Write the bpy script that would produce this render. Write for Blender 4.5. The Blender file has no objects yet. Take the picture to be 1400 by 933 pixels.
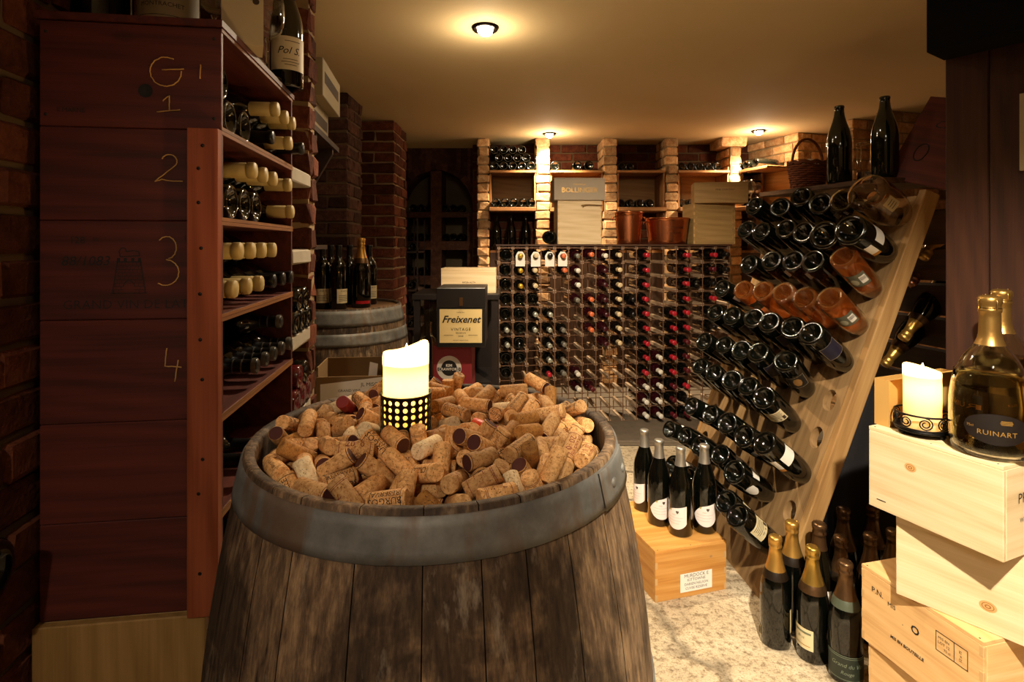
import bpy, bmesh, math, random
from mathutils import Vector, Matrix, Quaternion
random.seed(11)
SC = bpy.context.scene
COL = SC.collection
PI = math.pi
F, HX, HY, EYE = 762.0, 700.0, 335.0, 1.236      # focal length in px, horizon point, eye height

def at(px, py, Y):
    """World point seen at photo pixel (px, py) at depth Y."""
    return Vector(((px - HX) * Y / F, Y, EYE - (py - HY) * Y / F))

def ray(px, py):
    return Vector(((px - HX) / F, 1.0, -(py - HY) / F))

def lin(h):
    h = h.lstrip('#')
    c = [int(h[i:i + 2], 16) / 255 for i in (0, 2, 4)]
    return tuple(x / 12.92 if x <= .04045 else ((x + .055) / 1.055) ** 2.4 for x in c)

ORD = ['first', 'second', 'third', 'fourth', 'fifth', 'sixth', 'seventh', 'eighth', 'ninth', 'tenth', 'eleventh',
       'twelfth', 'thirteenth', 'fourteenth', 'fifteenth', 'sixteenth', 'seventeenth', 'eighteenth']

# ------------------------------------------------------------------ objects
def tag(o, label=None, cat=None, group=None, kind=None):
    if label: o['label'] = label
    if cat: o['category'] = cat
    if group: o['group'] = group
    if kind: o['kind'] = kind
    return o

def thing(name, label, cat, M=None, group=None):
    o = bpy.data.objects.new(name, None)
    o.empty_display_size = .05
    COL.objects.link(o)
    if M is not None:
        o.matrix_world = M if isinstance(M, Matrix) else Matrix.Translation(Vector(M))
    return tag(o, label, cat, group)

def put(name, mesh, parent=None, M=None, label=None):
    o = bpy.data.objects.new(name, mesh)
    COL.objects.link(o)
    if parent is not None: o.parent = parent
    if M is not None: o.matrix_local = M if isinstance(M, Matrix) else Matrix.Translation(Vector(M))
    if label: o['label'] = label
    return o

def bevel(o, w=.003, seg=2):
    m = o.modifiers.new('bevel', 'BEVEL'); m.width = w; m.segments = seg; m.limit_method = 'ANGLE'
    m.angle_limit = math.radians(40); m.harden_normals = False
    return o

def RZ(a): return Matrix.Rotation(a, 4, 'Z')
def T(*v): return Matrix.Translation(Vector(v if len(v) == 3 else v[0]))
def orient(base, axis, front=Vector((0, -1, 0))):
    """Matrix whose local +Z runs along axis and whose local -Y looks towards front."""
    z = Vector(axis).normalized(); f = Vector(front)
    f = f - z * f.dot(z)
    if f.length < 1e-5: f = z.orthogonal()
    y = -f.normalized(); x = y.cross(z).normalized()
    m = Matrix((x, y, z)).transposed().to_4x4(); m.translation = Vector(base)
    return m

# ------------------------------------------------------------------ text
_tc = {}
def text_geo(s, size, shear=0.0, align='CENTER', bold=0.0, space=1.0):
    k = (s, size, shear, align, bold, space)
    if k in _tc: return _tc[k]
    cu = bpy.data.curves.new('lettering', 'FONT'); cu.body = s; cu.size = size; cu.shear = shear
    cu.align_x = align; cu.align_y = 'CENTER'; cu.resolution_u = 2; cu.offset = bold; cu.space_character = space
    o = bpy.data.objects.new('lettering', cu); COL.objects.link(o)
    dg = bpy.context.evaluated_depsgraph_get(); dg.update()
    me = o.evaluated_get(dg).to_mesh()
    r = ([v.co.copy() for v in me.vertices], [tuple(p.vertices) for p in me.polygons])
    o.evaluated_get(dg).to_mesh_clear()
    bpy.data.objects.remove(o); bpy.data.curves.remove(cu)
    _tc[k] = r
    return r

# ------------------------------------------------------------------ mesh builder
class MB:
    def __init__(s):
        s.v = []; s.f = []; s.m = []; s.t = []; s.s = []
    def face(s, idx, mi=0, t=.5, sm=False):
        s.f.append(tuple(idx)); s.m.append(mi); s.t.append(t); s.s.append(sm)
    def add(s, vs, fs, mi=0, t=.5, sm=False, M=None):
        b = len(s.v)
        s.v += [(M @ Vector(v)) if M is not None else Vector(v) for v in vs]
        for f in fs: s.face([b + i for i in f], mi, t, sm)
        return s
    BF = [(0, 3, 2, 1), (4, 5, 6, 7), (0, 1, 5, 4), (1, 2, 6, 5), (2, 3, 7, 6), (3, 0, 4, 7)]
    def box(s, lo, hi, mi=0, t=.5, M=None, jit=0):
        (x0, y0, z0), (x1, y1, z1) = lo, hi
        p = [(x0, y0, z0), (x1, y0, z0), (x1, y1, z0), (x0, y1, z0), (x0, y0, z1), (x1, y0, z1), (x1, y1, z1), (x0, y1, z1)]
        if jit: p = [tuple(c + random.uniform(-jit, jit) for c in q) for q in p]
        return s.add(p, s.BF, mi, t, False, M)
    def rbox(s, lo, hi, b, mi=0, t=.5, M=None, jit=0):
        """Box with chamfered edges (a worn brick)."""
        (x0, y0, z0), (x1, y1, z1) = lo, hi
        vs = []; c = ((x0 + x1) / 2, (y0 + y1) / 2, (z0 + z1) / 2); h = ((x1 - x0) / 2, (y1 - y0) / 2, (z1 - z0) / 2)
        idx = {}
        for sx in (-1, 1):
            for sy in (-1, 1):
                for sz in (-1, 1):
                    for ax in range(3):
                        d = [h[0] - b, h[1] - b, h[2] - b]; d[ax] = h[ax]
                        idx[(sx, sy, sz, ax)] = len(vs)
                        vs.append(tuple(c[i] + (sx, sy, sz)[i] * d[i] + random.uniform(-jit, jit) for i in range(3)))
        fs = []
        for ax in range(3):
            o1, o2 = [(1, 2), (2, 0), (0, 1)][ax]
            for sg in (-1, 1):
                q = []
                for a, bb in ((-1, -1), (1, -1), (1, 1), (-1, 1)):
                    k = [0, 0, 0]; k[ax] = sg; k[o1] = a; k[o2] = bb
                    q.append(idx[(*k, ax)])
                fs.append(q if sg > 0 else q[::-1])
        for ax in range(3):
            o1, o2 = [(1, 2), (2, 0), (0, 1)][ax]
            for s1 in (-1, 1):
                for s2 in (-1, 1):
                    def K(e, w):
                        k = [0, 0, 0]; k[ax] = e; k[o1] = s1; k[o2] = s2
                        return idx[(*k, w)]
                    q = [K(-1, o1), K(1, o1), K(1, o2), K(-1, o2)]
                    fs.append(q if s1 * s2 < 0 else q[::-1])
        for sx in (-1, 1):
            for sy in (-1, 1):
                for sz in (-1, 1):
                    q = [idx[(sx, sy, sz, a)] for a in range(3)]
                    fs.append(q if sx * sy * sz > 0 else q[::-1])
        return s.add(vs, fs, mi, t, False, M)
    def lathe(s, prof, seg=24, mi=0, t=.5, M=None, cap0=False, cap1=False, sm=True, a0=0.0, a1=2 * PI):
        full = abs(a1 - a0 - 2 * PI) < 1e-6
        n = seg if full else seg + 1
        vs = []; fs = []
        for r, z in prof:
            for i in range(n):
                a = a0 + (a1 - a0) * i / seg
                vs.append((r * math.cos(a), r * math.sin(a), z))
        for j in range(len(prof) - 1):
            for i in range(seg):
                k = (i + 1) % n
                fs.append((j * n + i, j * n + k, (j + 1) * n + k, (j + 1) * n + i))
        s.add(vs, fs, mi, t, sm, M)
        b = len(s.v) - len(vs)
        if cap0: s.face([b + i for i in range(n)][::-1], mi, t, False)
        if cap1: s.face([b + (len(prof) - 1) * n + i for i in range(n)], mi, t, False)
        return s
    def tube(s, pts, r, seg=8, mi=0, t=.5, closed=False, M=None):
        pts = [Vector(p) for p in pts]; n = len(pts); vs = []; fs = []; up = None
        for i, p in enumerate(pts):
            if closed: d = pts[(i + 1) % n] - pts[i - 1]
            else: d = pts[min(i + 1, n - 1)] - pts[max(i - 1, 0)]
            d.normalize()
            if up is None: up = d.orthogonal().normalized()
            up = (up - d * up.dot(d)).normalized()
            w = d.cross(up); rr = r[i] if isinstance(r, (list, tuple)) else r
            for k in range(seg):
                a = 2 * PI * k / seg
                vs.append(p + (up * math.cos(a) + w * math.sin(a)) * rr)
        for i in range(n if closed else n - 1):
            j = (i + 1) % n
            for k in range(seg):
                l = (k + 1) % seg
                fs.append((i * seg + k, i * seg + l, j * seg + l, j * seg + k))
        if not closed:
            fs.append(tuple(range(seg))[::-1]); fs.append(tuple((n - 1) * seg + k for k in range(seg)))
        return s.add(vs, fs, mi, t, True, M)
    def prism(s, poly, z0, z1, mi=0, t=.5, M=None, sm=False):
        n = len(poly)
        vs = [(x, y, z0) for x, y in poly] + [(x, y, z1) for x, y in poly]
        fs = [tuple(range(n))[::-1], tuple(range(n, 2 * n))] + [(i, (i + 1) % n, n + (i + 1) % n, n + i) for i in range(n)]
        return s.add(vs, fs, mi, t, sm, M)
    def patch(s, r, lo, hi, s0, s1, seg=12, mi=0, t=.5, a_c=-PI / 2):
        """Label on a cylinder of radius r about Z, between arc lengths s0..s1, heights lo(s)..hi(s)."""
        vs = []; fs = []
        for i in range(seg + 1):
            q = s0 + (s1 - s0) * i / seg; a = a_c + q / r
            l = lo(q) if callable(lo) else lo; h = hi(q) if callable(hi) else hi
            vs += [(r * math.cos(a), r * math.sin(a), l), (r * math.cos(a), r * math.sin(a), h)]
        for i in range(seg): fs.append((2 * i, 2 * i + 2, 2 * i + 3, 2 * i + 1))
        return s.add(vs, fs, mi, t, True)
    def text(s, txt, size, M, mi=0, shear=0, align='CENTER', bold=0, space=1.0):
        vs, fs = text_geo(txt, size, shear, align, bold, space)
        return s.add(vs, fs, mi, .5, False, M)
    def text_cyl(s, txt, size, r, z, mi=0, shear=0, a_c=-PI / 2, bold=0, along=False, s0=0.0, space=1.0):
        vs, fs = text_geo(txt, size, shear, 'CENTER', bold, space)
        o = []
        for v in vs:
            q, h = (v.x + s0, v.y + z) if not along else (-v.y + s0, v.x + z)
            a = a_c + q / r
            o.append((r * math.cos(a), r * math.sin(a), h))
        return s.add(o, fs, mi, .5, False)
    def mesh(s, name, mats):
        me = bpy.data.meshes.new(name)
        me.from_pydata([tuple(v) for v in s.v], [], s.f)
        for m in (mats if isinstance(mats, (list, tuple)) else [mats]): me.materials.append(m)
        me.polygons.foreach_set('material_index', s.m)
        me.polygons.foreach_set('use_smooth', s.s)
        at_ = me.attributes.new('tint', 'FLOAT', 'FACE'); at_.data.foreach_set('value', s.t)
        me.update()
        return me
    def build(s, name, mats, parent=None, M=None, label=None):
        return put(name, s.mesh(name, mats), parent, M, label)

def struct(o): return tag(o, kind='structure')

# ------------------------------------------------------------------ materials
class NT:
    def __init__(s, name):
        s.m = bpy.data.materials.new(name); s.m.use_nodes = True
        s.t = s.m.node_tree; s.t.nodes.clear()
        s.out = s.n('ShaderNodeOutputMaterial'); s.b = s.n('ShaderNodeBsdfPrincipled')
        s.l(s.b.outputs[0], s.out.inputs[0])
    def n(s, typ, **kw):
        x = s.t.nodes.new(typ)
        for k, v in kw.items(): setattr(x, k, v)
        return x
    def l(s, a, b): s.t.links.new(a, b)
    def val(s, sock, v):
        if hasattr(v, 'is_output') or isinstance(v, bpy.types.NodeSocket): s.l(v, sock)
        else: sock.default_value = v
    def math(s, op, a, b=0.0, c=None):
        x = s.n('ShaderNodeMath', operation=op); s.val(x.inputs[0], a); s.val(x.inputs[1], b)
        if c is not None: s.val(x.inputs[2], c)
        return x.outputs[0]
    def mix(s, f, a, b, blend='MIX'):
        x = s.n('ShaderNodeMix', data_type='RGBA', blend_type=blend)
        s.val(x.inputs[0], f)
        for sock, v in ((x.inputs[6], a), (x.inputs[7], b)):
            if isinstance(v, bpy.types.NodeSocket): s.l(v, sock)
            else: sock.default_value = (*v[:3], 1)
        return x.outputs[2]
    def ramp(s, f, stops):
        x = s.n('ShaderNodeValToRGB'); e = x.color_ramp.elements
        while len(e) < len(stops): e.new(.5)
        for i, (p, c) in enumerate(stops): e[i].position = p; e[i].color = (*c[:3], 1)
        s.l(f, x.inputs[0]); return x.outputs[0]
    def coord(s, scale=(1, 1, 1), rnd=True, loc=(0, 0, 0)):
        tc = s.n('ShaderNodeTexCoord'); v = tc.outputs['Object']
        if rnd:
            oi = s.n('ShaderNodeObjectInfo')
            c = s.n('ShaderNodeVectorMath', operation='SCALE'); c.inputs[0].default_value = (7.3, 3.1, 5.7)
            s.l(oi.outputs['Random'], c.inputs['Scale'])
            a = s.n('ShaderNodeVectorMath', operation='ADD'); s.l(v, a.inputs[0]); s.l(c.outputs[0], a.inputs[1]); v = a.outputs[0]
        mp = s.n('ShaderNodeMapping'); mp.inputs['Scale'].default_value = scale; mp.inputs['Location'].default_value = loc
        s.l(v, mp.inputs[0]); return mp.outputs[0]
    def noise(s, v, scale, detail=4, rough=.55, dist=0.0):
        x = s.n('ShaderNodeTexNoise'); s.l(v, x.inputs['Vector'])
        x.inputs['Scale'].default_value = scale; x.inputs['Detail'].default_value = detail
        x.inputs['Roughness'].default_value = rough; x.inputs['Distortion'].default_value = dist
        return x.outputs['Fac']
    def bump(s, h, strength=.3, dist=.01):
        x = s.n('ShaderNodeBump'); x.inputs['Strength'].default_value = strength; x.inputs['Distance'].default_value = dist
        s.l(h, x.inputs['Height']); s.l(x.outputs[0], s.b.inputs['Normal']); return x
    def tint(s, col, amt=.5):
        """Brightness varied by the mesh's own per-piece tint and a little by object."""
        a = s.n('ShaderNodeAttribute', attribute_name='tint', attribute_type='GEOMETRY')
        oi = s.n('ShaderNodeObjectInfo')
        k = s.math('ADD', s.math('MULTIPLY', a.outputs['Fac'], amt), 1 - amt / 2)
        k = s.math('MULTIPLY', k, s.math('ADD', s.math('MULTIPLY', oi.outputs['Random'], .16), .92))
        x = s.n('ShaderNodeVectorMath', operation='SCALE'); s.l(col, x.inputs[0]); s.l(k, x.inputs['Scale'])
        return x.outputs[0]
    def base(s, c):
        if isinstance(c, bpy.types.NodeSocket): s.l(c, s.b.inputs['Base Color'])
        else: s.b.inputs['Base Color'].default_value = (*c[:3], 1)
    def set(s, **kw):
        for k, v in kw.items():
            n = k.replace('_', ' ')
            s.val(s.b.inputs[n], v)
        return s

_mc = {}
def cached(fn):
    def w(*a, **k):
        key = (fn.__name__, a, tuple(sorted(k.items())))
        if key not in _mc: _mc[key] = fn(*a, **k)
        return _mc[key]
    return w

@cached
def plain(name, hexc, rough=.5, metal=0.0, spec=.5, noise=.12, coat=0.0, bump=0.0, bscale=200):
    t = NT(name); v = t.coord()
    n = t.noise(v, 18, 5)
    c = lin(hexc)
    t.base(t.mix(t.math('MULTIPLY', n, 1.0), tuple(x * (1 - noise) for x in c), tuple(min(1, x * (1 + noise)) for x in c)))
    t.set(Roughness=rough, Metallic=metal); t.b.inputs['Specular IOR Level'].default_value = spec
    t.b.inputs['Coat Weight'].default_value = coat
    if bump: t.bump(t.noise(v, bscale, 3), bump, .002)
    return t.m

@cached
def wood(name, c0, c1, c2, axis='x', sc=1.0, rough=.6, tint=.35, bump=.12, knots=True, fine=1.0, rings=1.0):
    """Sawn wood: growth rings drawn out along the grain, fine pores, a few knots."""
    t = NT(name)
    k = {'x': (.12, 1, 1), 'y': (1, .12, 1), 'z': (1, 1, .12)}[axis]
    v = t.coord(tuple(q * sc for q in k))
    warp = t.noise(v, 3.0, 2)
    wv = t.n('ShaderNodeTexWave', wave_type='BANDS', bands_direction='DIAGONAL', wave_profile='SIN')
    t.l(v, wv.inputs['Vector']); wv.inputs['Scale'].default_value = 15; wv.inputs['Distortion'].default_value = 9
    wv.inputs['Detail'].default_value = 2.5; wv.inputs['Detail Scale'].default_value = .7
    kk = {'x': (.02, 1, 1), 'y': (1, .02, 1), 'z': (1, 1, .02)}[axis]
    v2 = t.coord(tuple(q * sc for q in kk))
    fib = t.noise(v2, 190 * fine, 4, .6)
    k3 = {'x': (.05, 1, 1), 'y': (1, .05, 1), 'z': (1, 1, .05)}[axis]
    strk = t.noise(t.coord(tuple(q * sc for q in k3)), 34, 4, .6)
    g = t.math('ADD', t.math('MULTIPLY', wv.outputs['Fac'], .11 * rings), t.math('MULTIPLY', fib, .32))
    g = t.math('ADD', g, t.math('ADD', t.math('MULTIPLY', strk, .48), t.math('MULTIPLY', warp, .18)))
    c = t.ramp(g, [(.30, lin(c0)), (.52, lin(c1)), (.78, lin(c2))])
    if knots:
        kv = {'x': (.55, 1, 1), 'y': (1, .55, 1), 'z': (1, 1, .55)}[axis]
        vo = t.n('ShaderNodeTexVoronoi', feature='F1'); t.l(t.coord(kv), vo.inputs['Vector']); vo.inputs['Scale'].default_value = 4.2
        kf = t.ramp(vo.outputs['Distance'], [(.035, (1, 1, 1)), (.075, (0, 0, 0))])
        c = t.mix(t.math('MULTIPLY', kf, .75), c, tuple(x * .45 for x in lin(c0)))
    t.base(t.tint(c, tint)); t.set(Roughness=rough); t.b.inputs['Specular IOR Level'].default_value = .3
    t.bump(g, bump, .003)
    return t.m

@cached
def brick_mat(name, c0, c1, c2, mort=False):
    t = NT(name); v = t.coord(rnd=False)
    n = t.noise(v, 22, 6, .65); n2 = t.noise(v, 90, 3)
    c = t.ramp(t.math('ADD', t.math('MULTIPLY', n, .75), t.math('MULTIPLY', n2, .3)), [(.3, lin(c0)), (.52, lin(c1)), (.75, lin(c2))])
    t.base(t.tint(c, .9)); t.set(Roughness=.9); t.b.inputs['Specular IOR Level'].default_value = .15
    t.bump(t.math('ADD', n, t.math('MULTIPLY', n2, .5)), .7, .008)
    return t.m

@cached
def glass_bottle(name, hexc, rough=.06):
    t = NT(name); t.base(lin(hexc)); t.set(Roughness=rough); t.b.inputs['Specular IOR Level'].default_value = .55
    t.b.inputs['Coat Weight'].default_value = .3; t.b.inputs['Coat Roughness'].default_value = .03
    return t.m

@cached
def clear_glass(name, hexc, ior=1.45, trans=1.0):
    t = NT(name); t.base(lin(hexc)); t.set(Roughness=0.01, IOR=ior); t.b.inputs['Transmission Weight'].default_value = trans
    return t.m

@cached
def foil(name, hexc, rough=.32, metal=.85, crinkle=.25):
    t = NT(name); v = t.coord(); n = t.noise(v, 160, 3); t.base(lin(hexc)); t.set(Roughness=rough, Metallic=metal)
    t.bump(n, crinkle, .002)
    return t.m

def emit(name, hexc, strength):
    t = NT(name); t.base((0, 0, 0)); t.b.inputs['Emission Color'].default_value = (*lin(hexc), 1)
    t.b.inputs['Emission Strength'].default_value = strength
    return t.m

def stone_floor_mat():
    t = NT('worn_flagstone'); v = t.coord(rnd=False)
    n = t.noise(v, 3.2, 7, .62, .4); n2 = t.noise(v, 46, 5, .7); n3 = t.noise(v, 150, 2, .7)
    c = t.ramp(n, [(.3, lin('ae9c80')), (.5, lin('cdb998')), (.68, lin('e6d6b6'))])
    pit = t.ramp(n2, [(.38, (.30, .24, .17)), (.50, (1, 1, 1))])
    c = t.mix(.7, c, pit, 'MULTIPLY')
    sp = t.ramp(n3, [(.36, (.4, .33, .24)), (.46, (1, 1, 1))])
    c = t.mix(.6, c, sp, 'MULTIPLY')
    # joints between big irregular slabs and hairline cracks
    wv = t.n('ShaderNodeVectorMath', operation='ADD'); t.l(v, wv.inputs[0])
    nz = t.n('ShaderNodeTexNoise'); t.l(v, nz.inputs['Vector']); nz.inputs['Scale'].default_value = 5
    sc = t.n('ShaderNodeVectorMath', operation='SCALE'); t.l(nz.outputs['Color'], sc.inputs[0]); sc.inputs['Scale'].default_value = .16
    t.l(sc.outputs[0], wv.inputs[1])
    vo = t.n('ShaderNodeTexVoronoi', feature='DISTANCE_TO_EDGE'); t.l(wv.outputs[0], vo.inputs['Vector']); vo.inputs['Scale'].default_value = 1.7
    j = t.ramp(vo.outputs['Distance'], [(.0, (0, 0, 0)), (.012, (.35, .35, .35)), (.03, (1, 1, 1))])
    c = t.mix(.5, c, t.mix(1.0, c, j, 'MULTIPLY'))
    t.base(c); t.set(Roughness=.75); t.b.inputs['Specular IOR Level'].default_value = .3
    h = t.math('ADD', t.math('MULTIPLY', n2, .5), t.math('MULTIPLY', n, 1.2))
    jj = t.n('ShaderNodeRGBToBW'); t.l(j, jj.inputs[0])
    h = t.math('ADD', h, t.math('MULTIPLY', jj.outputs[0], .5))
    t.bump(h, .9, .02)
    return t.m

def plaster_mat():
    t = NT('cream_painted_plaster'); v = t.coord(rnd=False)
    n = t.noise(v, 1.4, 5)
    t.base(t.mix(n, lin('c9b184'), lin('d9c298'))); t.set(Roughness=.8); t.b.inputs['Specular IOR Level'].default_value = .2
    t.bump(t.noise(v, 40, 4), .12, .004)
    return t.m

def galvanised_mat():
    t = NT('galvanised_hoop_steel'); v = t.coord(rnd=False)
    n = t.noise(v, 14, 6, .65); n2 = t.noise(t.coord((1, 1, .12), rnd=False), 22, 4)
    c = t.ramp(n, [(.3, lin('55544f')), (.55, lin('77756e')), (.75, lin('9b9890'))])
    st = t.ramp(n2, [(.50, (0, 0, 0)), (.64, (1, 1, 1))])
    c = t.mix(t.math('MULTIPLY', st, .6), c, lin('6b4a2a'))
    t.base(t.tint(c, .3)); t.set(Metallic=.3, Roughness=t.math('ADD', t.math('MULTIPLY', n, .3), .45))
    t.bump(n, .15, .003)
    return t.m

def barrel_wood_mat():
    t = NT('weathered_oak_staves'); v = t.coord((1, 1, .07), rnd=False)
    g = t.noise(v, 110, 6, .7, .2); big = t.noise(t.coord(rnd=False), 5.0, 5, .6, .6); sm = t.noise(t.coord((1, 1, .3), rnd=False), 26, 5, .7)
    c = t.ramp(g, [(.30, lin('2b1f15')), (.5, lin('66503a')), (.70, lin('927654'))])
    st = t.ramp(big, [(.44, (0, 0, 0)), (.53, (1, 1, 1))])
    c = t.mix(t.math('MULTIPLY', st, .72), c, lin('1f150d'))           # damp stains soaked into the oak
    ch = t.ramp(sm, [(.58, (0, 0, 0)), (.74, (1, 1, 1))])
    c = t.mix(t.math('MULTIPLY', ch, .45), c, lin('b8a58a'))           # dry scuffed patches
    t.base(t.tint(c, .7)); t.set(Roughness=.68); t.b.inputs['Specular IOR Level'].default_value = .3
    t.bump(t.math('ADD', g, t.math('MULTIPLY', sm, .5)), .5, .004)
    return t.m

def cork_mat(name, c0, c1):
    t = NT(name); v = t.coord()
    n = t.noise(v, 190, 5, .7); sp = t.noise(v, 420, 2)
    c = t.ramp(n, [(.32, lin(c0)), (.58, lin(c1))])
    c = t.mix(t.ramp(sp, [(.60, (0, 0, 0)), (.68, (1, 1, 1))]), c, tuple(x * .5 for x in lin(c0)))
    oi = t.n('ShaderNodeObjectInfo'); k = t.math('ADD', t.math('MULTIPLY', oi.outputs['Random'], .7), .65)
    x = t.n('ShaderNodeVectorMath', operation='SCALE'); t.l(c, x.inputs[0]); t.l(k, x.inputs['Scale'])
    t.base(x.outputs[0]); t.set(Roughness=.7); t.b.inputs['Specular IOR Level'].default_value = .25
    t.bump(n, .3, .0015)
    return t.m

INK = plain('black_ink', '15100c', .7, noise=.05)
INKB = plain('faded_stamp_ink', '3a2a1c', .8, noise=.2)
CHALK = plain('ochre_chalk', 'c79a54', .9, noise=.35)
PAPER = plain('white_label_paper', 'e9e2d4', .6, noise=.04)
CREAM = plain('cream_label_paper', 'd9c89c', .6, noise=.05)
NAVY = plain('navy_label_paper', '1c1b2c', .45, noise=.1)
GOLDINK = plain('gold_print', 'b48a45', .35, metal=.6, noise=.1)
DARKGLASS = glass_bottle('black_green_bottle_glass', '050604')
BROWNGLASS = glass_bottle('dark_brown_bottle_glass', '0d0805')
REDWINEGLASS = glass_bottle('glass_full_of_red_wine', '26060c')
STEEL = plain('dark_steel', '2a2623', .4, metal=.8)
CHROME = plain('polished_steel', 'c9c4ba', .15, metal=1.0, noise=.03)
BLACK = plain('matt_black_paint', '0a0908', .5, noise=.1)
# ------------------------------------------------------------------ bottles
PROF = {
    'bordeaux': [(0, .022), (.016, .016), (.027, .004), (.031, 0), (.0345, .0005), (.0375, .005), (.0375, .188), (.0365, .2), (.0325, .212), (.0245, .222),
                 (.018, .23), (.0150, .24), (.0140, .26), (.0135, .284), (.0155, .285), (.0155, .293), (.0138, .296), (0, .296)],
    'burgundy': [(0, .024), (.018, .017), (.030, .004), (.034, 0), (.0380, .0005), (.041, .005), (.041, .150), (.0395, .168), (.0355, .188), (.029, .208),
                 (.0225, .226), (.0178, .245), (.0155, .265), (.0145, .287), (.0165, .288), (.0165, .296), (.0148, .299), (0, .299)],
    'champagne': [(0, .034), (.014, .030), (.029, .007), (.034, 0), (.0405, .0005), (.0445, .006), (.0445, .158), (.043, .176), (.0385, .2), (.0315, .222),
                  (.0248, .243), (.0195, .264), (.0170, .284), (.0160, .296), (.0178, .297), (.0178, .304), (.0160, .306), (0, .306)],
    'rounded': [(0, .05), (.02, .044), (.034, .010), (.042, 0), (.056, .001), (.0635, .010), (.0655, .03), (.0655, .085), (.0650, .112), (.0618, .142), (.0545, .172),
                (.0435, .198), (.0315, .217), (.0220, .230), (.0178, .246), (.0168, .275), (.0165, .296), (.0185, .297), (.0185, .305), (0, .305)],
}
def radius_at(kind, z):
    p = PROF[kind][5:]
    for (r0, z0), (r1, z1) in zip(p, p[1:]):
        if z0 <= z <= z1 and z1 > z0: return r0 + (r1 - r0) * (z - z0) / (z1 - z0)
    return p[-1][0]

_bm = {}
def body_mesh(kind, glass, seg=24):
    k = (kind, glass.name, seg)
    if k not in _bm: _bm[k] = MB().lathe(PROF[kind], seg).mesh('glass_body', glass)
    return _bm[k]

_cm = {}
def cap_mesh(kind, mat, ln, style, band):
    """Foil capsule over the neck; 'wire' adds the champagne cork's bulge under its foil, 'wax' a thick dipped head."""
    k = (kind, mat.name, ln, style, band.name if band else None)
    if k in _cm: return _cm[k]
    top = PROF[kind][-1][1]; o = .0008; m = MB()
    if style == 'wire':
        z0 = top - ln; zs = [z0 + (top - .011 - z0) * i / 6 for i in range(7)]
        pr = [(radius_at(kind, z) + o, z) for z in zs] + [(.0188, top - .009), (.0192, top - .003), (.0172, top), (.0178, top + .006), (.0200, top + .011), (.0200, top + .019), (.0170, top + .0235), (.008, top + .0255), (0, top + .0258)]
        m.lathe(pr, 20)
        for j in range(4):                                  # the wire cage pressed through the foil
            a = j * PI / 2 + .4
            m.tube([(.0192 * math.cos(a), .0192 * math.sin(a), top - .004), (.0208 * math.cos(a), .0208 * math.sin(a), top + .014), (.012 * math.cos(a), .012 * math.sin(a), top + .0262)], .0011, 5)
        if band: m.lathe([(radius_at(kind, z0) + .0012, z0), (radius_at(kind, z0 + .004) + .0016, z0 + .004), (radius_at(kind, z0 + .02) + .0016, z0 + .02), (radius_at(kind, z0 + .024) + .0010, z0 + .024)], 20, 1)
    elif style == 'wax':
        z0 = top - ln
        m.lathe([(.0152, z0), (.0164, z0 + .003), (.0164, top - .016), (.0150, top - .0145), (.0150, top - .0125), (.0172, top - .011), (.0172, top + .001), (.0155, top + .0035), (0, top + .004)], 20)
    else:
        z0 = top - ln; zs = [z0 + (top - .013 - z0) * i / 5 for i in range(6)]
        pr = [(radius_at(kind, z) + o, z) for z in zs] + [(radius_at(kind, top - .006) + o, top - .010), (radius_at(kind, top - .006) + o, top - .001), (.0140, top + .0016), (0, top + .0018)]
        m.lathe(pr, 18)
        if style == 'ring':
            for q in (.3, .55): m.lathe([(radius_at(kind, z0 + ln * q) + .0011, z0 + ln * q), (radius_at(kind, z0 + ln * q) + .0016, z0 + ln * q + .001), (radius_at(kind, z0 + ln * q) + .0011, z0 + ln * q + .003)], 18, 1)
            m.lathe([(.0168, top - .010), (.0172, top - .004), (.0168, top)], 18, 1)
    _cm[k] = m.mesh('foil_capsule', [mat] + ([band] if band else []))
    return _cm[k]

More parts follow.
